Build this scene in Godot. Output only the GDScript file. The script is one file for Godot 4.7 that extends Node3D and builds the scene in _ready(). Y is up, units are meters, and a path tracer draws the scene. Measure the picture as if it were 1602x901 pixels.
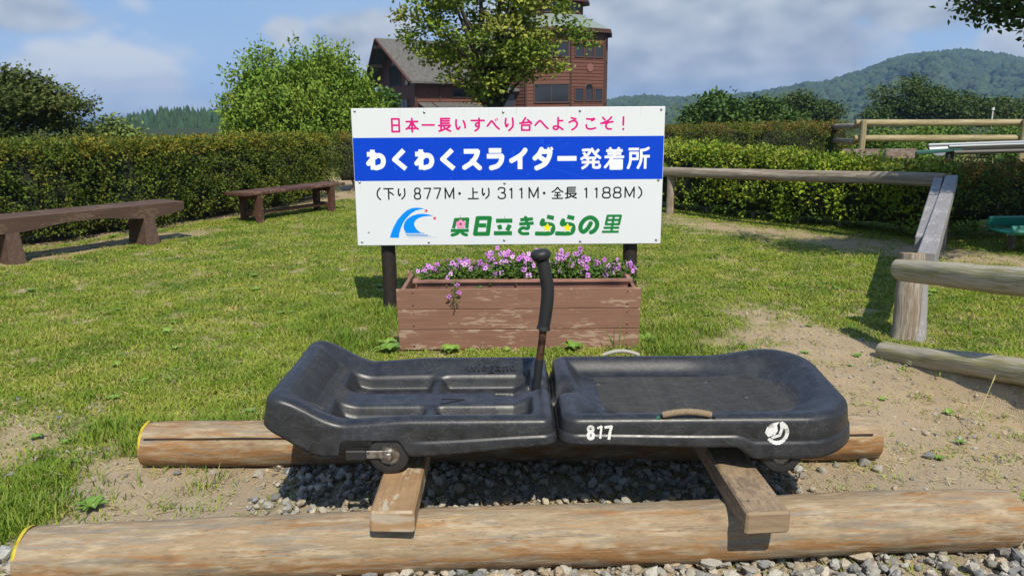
extends Node3D
# A hillside park: a black double slide sled shown on two logs, a welcome sign with a flower box,
# lawn, clipped hedges, rail fences, a brown house with a tower, and a wooded mountain.

const TAUf := 6.2831853
const ORD := ["first", "second", "third", "fourth", "fifth", "sixth", "seventh", "eighth", "ninth", "tenth", "eleventh", "twelfth", "thirteenth", "fourteenth", "fifteenth", "sixteenth", "seventeenth", "eighteenth", "nineteenth", "twentieth", "last"]
var rng := RandomNumberGenerator.new()
var used := {}
var M := {}
var nz := FastNoiseLite.new()
var nz2 := FastNoiseLite.new()

# ---------------------------------------------------------------- helpers
func V(x, y, d) -> Vector3:            # d = metres in front of the camera
	return Vector3(x, y, -d)

func numbered(n: String) -> String:
	if not used.has(n):
		used[n] = 0
		return n
	used[n] += 1
	return "%s_%03d" % [n, used[n]]

func thing(called: String, label: String, category: String, at := Vector3.ZERO, group := "") -> Node3D:
	var o := Node3D.new()
	o.name = numbered(called)
	add_child(o)
	o.position = at
	o.set_meta("label", label)
	o.set_meta("category", category)
	if group != "":
		o.set_meta("group", group)
	return o

func part(called: String, mesh: Mesh, mat: Material, parent: Node, at := Vector3.ZERO) -> MeshInstance3D:
	var o := MeshInstance3D.new()
	o.name = called
	o.mesh = mesh
	o.material_override = mat
	parent.add_child(o, true)
	o.position = at
	return o

func structure(called: String, mesh: Mesh, mat: Material) -> MeshInstance3D:
	var o := MeshInstance3D.new()
	o.name = numbered(called)
	o.mesh = mesh
	o.material_override = mat
	add_child(o)
	o.set_meta("kind", "structure")
	return o

func copies(called: String, mesh: Mesh, mat: Material, xf: Array, cols: Array, parent: Node, stuff := true) -> MultiMeshInstance3D:
	var mm := MultiMesh.new()
	mm.transform_format = MultiMesh.TRANSFORM_3D
	mm.use_colors = true
	mm.mesh = mesh
	mm.instance_count = xf.size()
	for i in xf.size():
		mm.set_instance_transform(i, xf[i])
		mm.set_instance_color(i, cols[i])
	var o := MultiMeshInstance3D.new()
	o.name = called if parent != self else numbered(called)
	o.multimesh = mm
	o.material_override = mat
	parent.add_child(o, true)
	if stuff:
		o.set_meta("kind", "stuff")
	return o

func lin(r, g, b) -> Color:            # real-world (linear) base colour -> sRGB colour
	return Color(r, g, b).linear_to_srgb()

func mat(c: Color, rough := 0.8, metal := 0.0) -> StandardMaterial3D:
	var m := StandardMaterial3D.new()
	m.albedo_color = c
	m.roughness = rough
	m.metallic = metal
	return m

func noise_tex(size: int, freq: float, ramp: Array, seed_ := 1, oct := 4, kind := FastNoiseLite.TYPE_SIMPLEX_SMOOTH) -> NoiseTexture2D:
	var n := FastNoiseLite.new()
	n.seed = seed_
	n.noise_type = kind
	n.frequency = freq
	n.fractal_octaves = oct
	var t := NoiseTexture2D.new()
	t.width = size
	t.height = size
	t.seamless = true
	t.noise = n
	if ramp.size() > 0:
		var g := Gradient.new()
		var off := PackedFloat32Array()
		var col := PackedColorArray()
		for r in ramp:
			off.append(r[0])
			col.append(r[1])
		g.offsets = off
		g.colors = col
		t.color_ramp = g
	return t

func normal_tex(size: int, freq: float, seed_ := 1, strength := 4.0, oct := 4) -> NoiseTexture2D:
	var t := noise_tex(size, freq, [], seed_, oct)
	t.as_normal_map = true
	t.bump_strength = strength
	return t

func grey(v) -> Color:
	return Color(v, v, v)

func tex_from(w: int, h: int, fn: Callable) -> ImageTexture:
	var im := Image.create(w, h, false, Image.FORMAT_RGB8)
	for y in h:
		for x in w:
			im.set_pixel(x, y, fn.call(x, y))
	return ImageTexture.create_from_image(im)

func sst(a: float, b: float, x: float) -> float:
	var t := clampf((x - a) / (b - a), 0.0, 1.0)
	return t * t * (3.0 - 2.0 * t)

func st_new() -> SurfaceTool:
	var st := SurfaceTool.new()
	st.begin(Mesh.PRIMITIVE_TRIANGLES)
	st.set_uv(Vector2.ZERO)
	return st

func quad(st: SurfaceTool, a: Vector3, b: Vector3, c: Vector3, d: Vector3, uvs := []) -> void:
	# a b c d clockwise seen from the front
	var us = uvs if uvs.size() == 4 else [Vector2(0, 1), Vector2(0, 0), Vector2(1, 0), Vector2(1, 1)]
	var ps = [a, b, c, d]
	for k in [0, 1, 2, 0, 2, 3]:
		st.set_uv(us[k])
		st.add_vertex(ps[k])

func done(st: SurfaceTool, smooth := false) -> ArrayMesh:
	if not smooth:
		st.generate_normals()
	return st.commit()

# bevelled box along a frame; uv runs along the longest local axis x
func bev_box(st: SurfaceTool, size: Vector3, b: float, xf := Transform3D.IDENTITY, wob := 0.0) -> void:
	var h := size * 0.5
	st.set_smooth_group(-1)
	var fs = [
		[Vector3(1, 0, 0), Vector3(0, 1, 0), Vector3(0, 0, 1)], [Vector3(-1, 0, 0), Vector3(0, 1, 0), Vector3(0, 0, -1)],
		[Vector3(0, 1, 0), Vector3(0, 0, 1), Vector3(1, 0, 0)], [Vector3(0, -1, 0), Vector3(0, 0, 1), Vector3(-1, 0, 0)],
		[Vector3(0, 0, 1), Vector3(1, 0, 0), Vector3(0, 1, 0)], [Vector3(0, 0, -1), Vector3(1, 0, 0), Vector3(0, -1, 0)]]
	var corner := func(n: Vector3, s: Vector3) -> Vector3:
		# corner of the face with normal n, at signs s
		var p := Vector3(s.x * (h.x - b), s.y * (h.y - b), s.z * (h.z - b))
		p += n * b
		if wob > 0.0:
			var q := Vector3(s.x * h.x, s.y * h.y, s.z * h.z)
			p += Vector3(nz.get_noise_3dv(q * 310.0 + xf.origin * 77.0), nz.get_noise_3dv(q * 270.0 + xf.origin * 51.0 + Vector3(9, 0, 0)), nz.get_noise_3dv(q * 350.0 + xf.origin * 33.0 + Vector3(0, 7, 0))) * wob
		return xf * p
	var uvf := func(p: Vector3) -> Vector2:
		var l := xf.affine_inverse() * p
		return Vector2(l.x / 1.0, (l.y + l.z) / 1.0)
	var put := func(a: Vector3, b2: Vector3, c: Vector3, d: Vector3, outward: Vector3) -> void:
		var nn := (b2 - a).cross(c - a)
		var ps = [a, b2, c, d]
		if nn.dot(xf.basis * outward) > 0.0:
			ps = [a, d, c, b2]
		var us := []
		for p in ps:
			if absf(outward.x) > 0.9 and size.x > size.y * 3.0:      # sawn end: grain lies across
				var l: Vector3 = xf.affine_inverse() * p
				us.append(Vector2(0.31 + l.z * 0.22, 0.17 + l.y * 0.5))
			else:
				us.append(uvf.call(p))
		quad(st, ps[0], ps[1], ps[2], ps[3], us)
	for f in fs:
		var n: Vector3 = f[0]
		var u: Vector3 = f[1]
		var v: Vector3 = f[2]
		put.call(corner.call(n, n - u - v), corner.call(n, n + u - v), corner.call(n, n + u + v), corner.call(n, n - u + v), n)
	if b <= 0.0:
		return
	# edges
	var ax = [Vector3(1, 0, 0), Vector3(0, 1, 0), Vector3(0, 0, 1)]
	for i in 3:
		var a1: Vector3 = ax[(i + 1) % 3]
		var a2: Vector3 = ax[(i + 2) % 3]
		for s1 in [-1.0, 1.0]:
			for s2 in [-1.0, 1.0]:
				var n1: Vector3 = a1 * s1
				var n2: Vector3 = a2 * s2
				put.call(corner.call(n1, n1 + n2 - ax[i]), corner.call(n1, n1 + n2 + ax[i]), corner.call(n2, n1 + n2 + ax[i]), corner.call(n2, n1 + n2 - ax[i]), n1 + n2)
	for sx in [-1.0, 1.0]:
		for sy in [-1.0, 1.0]:
			for sz in [-1.0, 1.0]:
				var s := Vector3(sx, sy, sz)
				var p1: Vector3 = corner.call(Vector3(sx, 0, 0), s)
				var p2: Vector3 = corner.call(Vector3(0, sy, 0), s)
				var p3: Vector3 = corner.call(Vector3(0, 0, sz), s)
				var tri = [p1, p2, p3]
				if (p2 - p1).cross(p3 - p1).dot(xf.basis * s) > 0.0:
					tri = [p1, p3, p2]
				for p in tri:
					st.set_uv(uvf.call(p))
					st.add_vertex(p)

func box_mesh(size: Vector3, b := 0.004, wob := 0.0, seed_off := Vector3.ZERO) -> ArrayMesh:
	var st := st_new()
	bev_box(st, size, b, Transform3D(Basis.IDENTITY, Vector3.ZERO), wob)
	return done(st)

func along(a: Vector3, b: Vector3, up := Vector3.UP) -> Transform3D:
	# local x runs from a to b, origin in the middle
	var x := (b - a).normalized()
	var z := x.cross(up).normalized()
	var y := z.cross(x).normalized()
	return Transform3D(Basis(x, y, z), (a + b) * 0.5)

# tube through points with radii; caps; uv.x runs along in metres, uv.y round
func tube(st: SurfaceTool, pts: Array, rad: Array, seg := 10, wob := 0.0, caps := true, wfreq := 1.0) -> void:
	st.set_smooth_group(0)
	var rings := []
	var run := 0.0
	var prev_n := Vector3.ZERO
	for i in pts.size():
		var t: Vector3
		if i == 0:
			t = pts[1] - pts[0]
		elif i == pts.size() - 1:
			t = pts[i] - pts[i - 1]
		else:
			t = pts[i + 1] - pts[i - 1]
		t = t.normalized()
		var n := prev_n
		if n == Vector3.ZERO:
			n = Vector3.UP if absf(t.y) < 0.9 else Vector3.RIGHT
		n = (n - t * n.dot(t)).normalized()
		prev_n = n
		var bn := t.cross(n)
		if i > 0:
			run += (pts[i] - pts[i - 1]).length()
		var ring := []
		for k in seg + 1:
			var a := TAUf * k / seg
			var dir := n * cos(a) + bn * sin(a)
			var r: float = rad[i]
			if wob > 0.0:
				var kk := k % seg
				var a2 := TAUf * kk / seg
				var q: Vector3 = (n * cos(a2) + bn * sin(a2)) * 0.5
				r *= 1.0 + wob * nz.get_noise_3dv((q + pts[i] * wfreq) * 60.0)
			ring.append([pts[i] + dir * r, Vector2(run, float(k) / seg)])
		rings.append(ring)
	for i in rings.size() - 1:
		for k in seg:
			var a = rings[i][k]
			var b = rings[i][k + 1]
			var c = rings[i + 1][k + 1]
			var d = rings[i + 1][k]
			for e in [a, c, b, a, d, c]:
				st.set_uv(e[1])
				st.add_vertex(e[0])
	if caps:
		st.set_smooth_group(-1)
		for e in [0, rings.size() - 1]:
			for k in seg:
				var a = rings[e][k][0]
				var b = rings[e][k + 1][0]
				var tri = [pts[e], a, b] if e == 0 else [pts[e], b, a]
				for p in tri:
					st.set_uv(Vector2((p - pts[e]).x + (p - pts[e]).z, (p - pts[e]).y))
					st.add_vertex(p)

func tube_mesh(pts: Array, rad: Array, seg := 10, wob := 0.0, caps := true, wfreq := 1.0) -> ArrayMesh:
	var st := st_new()
	tube(st, pts, rad, seg, wob, caps, wfreq)
	return done(st)

func spline(pts: Array, n: int) -> Array:
	var out := []
	for i in pts.size() - 1:
		var p0 = pts[max(i - 1, 0)]
		var p1 = pts[i]
		var p2 = pts[i + 1]
		var p3 = pts[min(i + 2, pts.size() - 1)]
		for k in n:
			var t := float(k) / n
			out.append(0.5 * ((2.0 * p1) + (p2 - p0) * t + (2.0 * p0 - 5.0 * p1 + 4.0 * p2 - p3) * t * t + (3.0 * p1 - p0 - 3.0 * p2 + p3) * t * t * t))
	out.append(pts[pts.size() - 1])
	return out

# a lathe round local x
func lathe(st: SurfaceTool, prof: Array, seg := 24, xf := Transform3D.IDENTITY) -> void:
	st.set_smooth_group(-1)
	for i in prof.size() - 1:
		st.set_smooth_group(i if prof.size() < 6 else 1)
		for k in seg:
			var a := TAUf * k / seg
			var b := TAUf * (k + 1) / seg
			var f := func(p: Vector2, t: float) -> Vector3:
				return xf * Vector3(p.x, p.y * cos(t), p.y * sin(t))
			quad(st, f.call(prof[i], a), f.call(prof[i], b), f.call(prof[i + 1], b), f.call(prof[i + 1], a))

# ---------------------------------------------------------------- foliage
func leaf_cluster(n: int, rad: float, ln: float, wd: float, seed_: int, flat := 1.0, updir := 0.4) -> ArrayMesh:
	var r := RandomNumberGenerator.new()
	r.seed = seed_
	var st := st_new()
	st.set_smooth_group(-1)
	for i in n:
		var c := Vector3(r.randfn(), r.randfn() * flat, r.randfn()) * rad * 0.55
		var dir := (c.normalized() * 0.7 + Vector3(r.randf_range(-1, 1), r.randf_range(-0.7, 1) * flat + updir * 0.5, r.randf_range(-1, 1))).normalized()
		var up := (Vector3.UP * (0.5 + updir) + Vector3(r.randf_range(-1, 1), r.randf_range(-1, 1), r.randf_range(-1, 1)) * 0.8).normalized()
		var side := dir.cross(up).normalized()
		var nrm := side.cross(dir).normalized()
		var l := ln * r.randf_range(0.7, 1.2)
		var w := wd * r.randf_range(0.8, 1.15)
		var b := c
		var t := c + dir * l - nrm * l * 0.12
		var m1 := c + dir * l * 0.45 + side * w * 0.5 + nrm * w * 0.12
		var m2 := c + dir * l * 0.45 - side * w * 0.5 + nrm * w * 0.12
		for p in [b, m1, t, b, t, m2]:
			st.add_vertex(p)
	return done(st)

func blade_tuft(n: int, rad: float, hmin: float, hmax: float, wd: float, seed_: int, lean := 0.5) -> ArrayMesh:
	var r := RandomNumberGenerator.new()
	r.seed = seed_
	var st := st_new()
	st.set_smooth_group(-1)
	for i in n:
		var a := r.randf() * TAUf
		var q := rad * sqrt(r.randf())
		var b := Vector3(cos(a) * q, -0.004, sin(a) * q)
		var hh := r.randf_range(hmin, hmax)
		var a2 := r.randf() * TAUf
		var le := r.randf_range(0.15, 1.0) * lean * hh
		var ld := Vector3(cos(a2), 0, sin(a2))
		var side := Vector3(-sin(a2 + r.randf_range(-0.9, 0.9)), 0, cos(a2)).normalized() * wd * 0.5
		var m := b + ld * le * 0.35 + Vector3.UP * hh * 0.6
		var t := b + ld * le + Vector3.UP * hh
		for p in [b - side, m - side * 0.8, m + side * 0.8, b - side, m + side * 0.8, b + side, m - side * 0.8, t, m + side * 0.8]:
			st.add_vertex(p)
	return done(st)

func leaf_mat(back := 0.35, rough := 0.55) -> StandardMaterial3D:
	var m := mat(Color.WHITE, rough + 0.12)
	m.metallic_specular = 0.3
	m.vertex_color_use_as_albedo = true
	m.backlight_enabled = true
	m.backlight = Color(back * 0.85, back, back * 0.4)
	m.cull_mode = BaseMaterial3D.CULL_DISABLED
	return m

func jitter(c: Color, r: RandomNumberGenerator, amt: float) -> Color:
	var f := 1.0 + r.randf_range(-amt, amt)
	var h := r.randf_range(-amt, amt) * 0.5
	return Color(c.r * (f + h), c.g * f, c.b * (f - h))

func rot_any(r: RandomNumberGenerator, tilt := 1.0) -> Basis:
	return Basis(Vector3.UP, r.randf() * TAUf) * Basis(Vector3.RIGHT, r.randf_range(-1, 1) * tilt) * Basis(Vector3.FORWARD, r.randf_range(-1, 1) * tilt)

# ---------------------------------------------------------------- ground shape
func ground_h(x: float, d: float) -> float:
	var y := 0.0
	if d < 40.0:
		y += 0.018 * nz.get_noise_2d(x * 9.0, d * 9.0) + 0.006 * nz.get_noise_2d(x * 60.0, d * 60.0)
	# bank held by the low log on the right
	var s := (x - 2.01) * 0.961 + (d - 4.0) * 0.277
	y += 0.22 * clampf((4.05 - d) / 1.25, 0.0, 1.15) * sst(-0.10, 0.03, s) * sst(1.9, 2.6, d)
	# the hilltop falls away behind the hedges
	var far := sqrt(x * x + d * d)
	y -= 16.0 * sst(75.0, 320.0, far)
	return y

func lawn_amount(x: float, d: float) -> float:
	# 1 = closed turf, 0 = bare soil or gravel
	var g := 1.0
	# gravel strip between and in front of the logs
	var edge := 2.87 + 0.10 * nz.get_noise_2d(x * 30.0, 7.0)
	var strip := sst(edge - 0.12, edge + 0.1, d)
	var left := 1.0 - sst(-1.75, -1.35, x + 0.25 * (d - 2.4) + 0.12 * nz.get_noise_2d(d * 40.0, x * 20.0))
	g = maxf(strip, left * sst(2.02, 2.22, d))
	# gravelly patch on the far left
	g *= 1.0 - 0.7 * (1.0 - sst(0.25, 0.75, Vector2((x + 2.15) / 0.8, (d - 2.9) / 0.75).length()))
	# worn path on the right
	var pl := 1.0 + 0.55 * sst(4.6, 2.9, d) * -1.0 + 0.25 * nz.get_noise_2d(x * 12.0, d * 12.0)
	var bare := sst(pl - 0.1, pl + 0.7, x) * (1.0 - sst(4.2, 5.6, d + 0.5 * nz.get_noise_2d(x * 25.0, d * 25.0)))
	bare *= 1.0 - 0.75 * sst(2.0, 2.25, x + 0.27 * (d - 4.0)) * sst(3.0, 3.3, d)
	g *= 1.0 - 0.93 * bare
	# dry belt along the right-hand hedge and beneath the benches
	var hb := absf((d - 10.1) + (x - 2.1) * 1.15 + 1.0)
	g *= 1.0 - 0.72 * (1.0 - sst(0.2, 1.1, hb)) * sst(1.4, 2.2, x)
	var bl := Vector2(x + 4.1, d - 7.7).dot(Vector2(0.88, -0.47))
	g *= 1.0 - 0.8 * (1.0 - sst(0.15, 0.5, absf(bl + 0.12 + 0.2 * nz.get_noise_2d(x * 40.0, d * 40.0)))) * (1.0 - sst(8.4, 9.2, d))
	g *= 1.0 - 0.9 * sst(0.0, 0.35, -(bl + 0.45))
	# small thin patches
	var n := nz.get_noise_2d(x * 55.0, d * 55.0) + 0.6 * nz.get_noise_2d(x * 17.0 + 50.0, d * 17.0)
	g *= 1.0 - 0.72 * sst(0.18, 0.62, n)
	return clampf(g, 0.0, 1.0)

# ---------------------------------------------------------------- camera, sky, sun
func make_view() -> void:
	var cam := Camera3D.new()
	cam.name = "camera"
	add_child(cam)
	cam.fov = 40.83
	cam.near = 0.05
	cam.far = 6000.0
	cam.position = Vector3(0, 1.3, 0)
	cam.rotation_degrees = Vector3(-12.8, 0, -0.4)
	cam.current = true

	var env := Environment.new()
	env.background_mode = Environment.BG_SKY
	env.tonemap_mode = Environment.TONE_MAPPER_LINEAR
	env.tonemap_exposure = 1.06
	env.sdfgi_enabled = true
	env.ssao_enabled = true
	env.ssil_enabled = true
	env.fog_enabled = true
	env.fog_density = 0.00026
	env.fog_light_color = Color(0.48, 0.61, 0.76)
	var sky := Sky.new()
	var pm := PanoramaSkyMaterial.new()
	pm.panorama = sky_panorama()
	pm.energy_multiplier = 1.0
	sky.sky_material = pm
	env.sky = sky
	var we := WorldEnvironment.new()
	we.name = "world_environment"
	we.environment = env
	add_child(we)

	var sun := DirectionalLight3D.new()
	sun.name = "sun"
	add_child(sun)
	sun.light_energy = 1.6
	sun.light_color = Color(1.0, 0.968, 0.905)
	sun.light_angular_distance = 0.5
	sun.shadow_enabled = true
	sun.look_at_from_position(Vector3.ZERO, Vector3(-0.20, -1.0, -0.81), Vector3.UP)

# a blue sky with soft fair-weather clouds all round; the clouds thicken towards the right
func sky_panorama() -> ImageTexture:
	var w := 1536
	var h := 768
	var im := Image.create(w, h, false, Image.FORMAT_RGBF)
	var a := FastNoiseLite.new()
	a.seed = 11
	a.frequency = 1.0
	a.fractal_octaves = 5
	var b := FastNoiseLite.new()
	b.seed = 29
	b.frequency = 2.6
	b.fractal_octaves = 4
	# cloud banks: direction in degrees (right of -Z, above the horizon), half sizes, strength
	# and how sunlit the bank is
	var banks = [[-27.6, 1.6, 5.4, 3.0, 1.3, 0.80], [-31.5, 6.2, 4.8, 1.5, 0.8, 0.42], [-15.4, 5.5, 1.8, 1.3, 0.85, 0.6], [-10.0, 4.4, 5.0, 3.4, 1.0, 0.46],
		[13.5, 3.6, 11.0, 6.0, 1.5, 0.30], [27.0, 8.0, 10.0, 3.2, 1.2, 0.42], [33.0, 4.2, 3.2, 1.6, 0.85, 0.5], [-20.0, 0.0, 5.0, 1.3, 0.6, 0.5], [0.0, 5.0, 6.0, 3.0, 0.8, 0.4]]
	for y in h:
		var el := 0.5 * PI - PI * (y + 0.5) / h
		var ce := cos(el)
		var se := sin(el)
		var up := clampf(se, 0.0, 1.0)
		var base := Vector3(0.34, 0.52, 0.78).lerp(Vector3(0.16, 0.31, 0.62), pow(up, 0.7))
		base = base.lerp(Vector3(0.56, 0.66, 0.79), pow(1.0 - up, 26.0) * 0.75)
		for x in w:
			if se < -0.02:
				im.set_pixel(x, y, Color(0.20, 0.20, 0.16))
				continue
			var az := wrapf(TAUf * (x + 0.5) / w, -PI, PI)      # u = 0 looks along -Z
			var dir := Vector3(sin(az) * ce, se, -cos(az) * ce)
			var q := Vector3(dir.x * 2.2, dir.y * 5.0, dir.z * 2.2)
			var n := a.get_noise_3dv(q)
			var n2 := b.get_noise_3dv(q * 2.4)
			var azd := rad_to_deg(az)
			var eld := rad_to_deg(el)
			var bank := 0.0
			var lift := 0.0
			var lit := 0.5
			for k in banks:
				var dx: float = absf(azd - k[0]) / k[2]
				if dx > 1.7:
					continue
				var dy: float = (eld - k[1]) / k[3]
				var m: float = k[4] * exp(-pow(dx * dx + dy * dy, 1.6))
				if m > bank:
					bank = m
					lift = dy
					lit = k[5]
			# elsewhere round the sky the same kind of broken cloud
			var far := sst(30.0, 48.0, absf(azd))
			var wide := maxf(bank, (0.42 + 0.5 * n) * (0.5 + 0.5 * far) * (1.0 - up * 0.5))
			var cover := sst(0.26, 0.70, wide + 0.30 * n + 0.34 * n2)
			var thin := 0.22 * sst(-0.2, 0.5, a.get_noise_3dv(q * Vector3(0.7, 2.2, 0.7) + Vector3(5, 5, 5)))
			var bright := clampf(lit + 0.22 * lift + 0.7 * n2 + 0.35 * n, 0.0, 1.0)
			var cloud := Vector3(0.335, 0.385, 0.465).lerp(Vector3(0.66, 0.69, 0.745), bright)
			var c := base.lerp(Vector3(0.52, 0.63, 0.78), thin).lerp(cloud, cover * 0.9)
			im.set_pixel(x, y, Color(c.x, c.y, c.z))
	return ImageTexture.create_from_image(im)

# ---------------------------------------------------------------- ground
func make_ground() -> void:
	var xs := PackedFloat32Array()
	var ds := PackedFloat32Array()
	var v := -6.0
	while v <= 6.001:
		xs.append(v)
		v += 0.07
	var step := 0.09
	while xs[xs.size() - 1] < 3200.0:
		xs.append(xs[xs.size() - 1] + step)
		step *= 1.13
	step = 0.09
	while xs[0] > -3200.0:
		xs.insert(0, xs[0] - step)
		step *= 1.13
	v = 1.2
	while v <= 11.0:
		ds.append(v)
		v += 0.07
	step = 0.09
	while ds[ds.size() - 1] < 3200.0:
		ds.append(ds[ds.size() - 1] + step)
		step *= 1.13
	step = 0.09
	while ds[0] > -400.0:
		ds.insert(0, ds[0] - step)
		step *= 1.25
	var nx := xs.size()
	var nd := ds.size()
	var pos := PackedVector3Array()
	var nor := PackedVector3Array()
	var col := PackedColorArray()
	var uv := PackedVector2Array()
	var idx := PackedInt32Array()
	for j in nd:
		for i in nx:
			var x := xs[i]
			var d := ds[j]
			pos.append(V(x, ground_h(x, d), d))
			var e := 0.05 if d < 30.0 else 2.0
			nor.append(Vector3(ground_h(x - e, d) - ground_h(x + e, d), 2.0 * e, ground_h(x, d + e) - ground_h(x, d - e)).normalized())
			uv.append(Vector2(x, d))
			var g := lawn_amount(x, d) if (d > 0.0 and d < 16.0 and absf(x) < 9.0) else 0.9
			var n := nz.get_noise_2d(x * 38.0, d * 38.0)
			var n2 := nz2.get_noise_2d(x * 14.0, d * 14.0)
			var soil := Color(0.46, 0.345, 0.205) * (1.0 + 0.14 * n)
			# stony grey where the gravel lies
			var gr := (1.0 - sst(2.45, 2.8, d + 0.2 * n2)) * (0.55 + 0.45 * n2)
			soil = soil.lerp(Color(0.36, 0.30, 0.215), clampf(gr, 0.0, 0.8))
			var turf := Color(0.19, 0.205, 0.045).lerp(Color(0.33, 0.27, 0.105), clampf(0.4 + 0.6 * n2, 0.0, 1.0))
			var c := soil.lerp(turf, sst(0.15, 0.8, g))
			if d > 40.0 or absf(x) > 30.0:
				c = Color(0.028, 0.048, 0.017)
			col.append(Color(c.r, c.g, c.b, 1.0))
	for j in nd - 1:
		for i in nx - 1:
			var a := j * nx + i
			idx.append_array(PackedInt32Array([a, a + nx, a + nx + 1, a, a + nx + 1, a + 1]))
	var arr := []
	arr.resize(Mesh.ARRAY_MAX)
	arr[Mesh.ARRAY_VERTEX] = pos
	arr[Mesh.ARRAY_NORMAL] = nor
	arr[Mesh.ARRAY_COLOR] = col
	arr[Mesh.ARRAY_TEX_UV] = uv
	arr[Mesh.ARRAY_INDEX] = idx
	var am := ArrayMesh.new()
	am.add_surface_from_arrays(Mesh.PRIMITIVE_TRIANGLES, arr)
	var m := mat(Color.WHITE, 0.95)
	m.vertex_color_use_as_albedo = true
	m.albedo_texture = noise_tex(512, 0.09, [[0.0, grey(0.80)], [0.4, grey(0.90)], [0.6, grey(0.97)], [1.0, grey(1.0)]], 5, 6)
	m.uv1_scale = Vector3(3.1, 3.1, 1)
	m.normal_enabled = true
	m.normal_texture = normal_tex(512, 0.11, 8, 8.0, 5)
	m.normal_scale = 0.9
	structure("ground", am, m)

func make_grass() -> void:
	var r := RandomNumberGenerator.new()
	r.seed = 71
	var m := leaf_mat(0.5, 0.6)
	var vars = [blade_tuft(15, 0.05, 0.008, 0.024, 0.0042, 3, 1.6), blade_tuft(15, 0.05, 0.010, 0.028, 0.0045, 4, 1.7), blade_tuft(13, 0.05, 0.006, 0.020, 0.005, 5, 1.8), blade_tuft(14, 0.05, 0.018, 0.062, 0.0042, 6, 1.25)]
	var xf := [[], [], [], []]
	var cs := [[], [], [], []]
	var greens = [Color(0.185, 0.255, 0.024), Color(0.225, 0.29, 0.03), Color(0.11, 0.19, 0.02), Color(0.285, 0.315, 0.05), Color(0.40, 0.335, 0.13)]
	var n := 0
	var tries := 0
	while n < 78000 and tries < 420000:
		tries += 1
		# more tufts close by, fewer far away
		var d := 2.0 * pow(7.2, r.randf())
		if r.randf() < 0.35:
			d = r.randf_range(2.0, 14.0)
		var hw := 0.72 * d + 0.5
		var x := r.randf_range(-hw, hw)
		var g := lawn_amount(x, d)
		if r.randf() > g * g + 0.02:
			continue
		if absf(x) < 0.72 and d > 4.12 and d < 4.7:
			continue
		var s := r.randf_range(0.8, 1.25)
		var k := r.randi() % 3
		# longer grass by the log ends, the posts and the box
		var tall := 0.0
		if d < 3.1 and x < -1.05:
			tall = 0.55 * sst(-2.2, -1.4, x)
		if Vector2(x + 0.82, d - 4.7).length() < 0.55 or Vector2(x - 0.95, d - 4.3).length() < 0.35:
			tall = 0.4
		if r.randf() < tall:
			k = 3
		elif r.randf() < 0.03:
			k = 3
			s *= 0.6
		var t := nz2.get_noise_2d(x * 16.0, d * 16.0) + r.randf_range(-0.5, 0.5)
		var c: Color = greens[0]
		if t > 0.42:
			c = greens[3]
		elif t > 0.1:
			c = greens[1]
		elif t < -0.4:
			c = greens[2]
		if r.randf() < 0.12:
			c = greens[4]
		if k == 3:
			c = c.lerp(greens[2], 0.6)
		c = jitter(c, r, 0.2)
		var far := 1.0 + 0.09 * maxf(0.0, d - 5.0)
		var b := Basis(Vector3.UP, r.randf() * TAUf).scaled(Vector3(s * far, s * (0.8 + 0.2 * g), s * far))
		xf[k].append(Transform3D(b, V(x, ground_h(x, d), d)))
		cs[k].append(c)
		n += 1
	# dry straw lying about on thin turf and soil
	var sx := []
	var sc := []
	while sx.size() < 2600:
		var d := 2.1 * pow(4.0, r.randf())
		var x := r.randf_range(-0.72, 0.74) * d
		var g := lawn_amount(x, d)
		if g > 0.92 and r.randf() < 0.7 or (d < 2.25 and x > -1.3 and x < 1.6):
			continue
		var b := Basis(Vector3.UP, r.randf() * TAUf) * Basis(Vector3.RIGHT, 1.35 + r.randf_range(-0.15, 0.12))
		sx.append(Transform3D(b.scaled(Vector3.ONE * r.randf_range(0.35, 0.95)), V(x, ground_h(x, d) + 0.005, d)))
		sc.append(jitter(Color(0.44, 0.36, 0.19), r, 0.25))
	var so := copies("dry_straw", blade_tuft(3, 0.02, 0.02, 0.055, 0.0028, 9, 0.5), m, sx, sc, self)
	so.set_meta("label", "dry straw strewn over thin turf and bare soil")
	so.set_meta("category", "straw")
	var labels = ["fine short turf blades of the sunny lawn", "bright green short turf blades of the lawn", "low dense turf blades of the lawn", "longer grass tufts by the log ends, posts and flower box"]
	for k in 4:
		var o := copies("grass", vars[k], m, xf[k], cs[k], self)
		o.set_meta("label", labels[k])
		o.set_meta("category", "grass")

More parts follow.
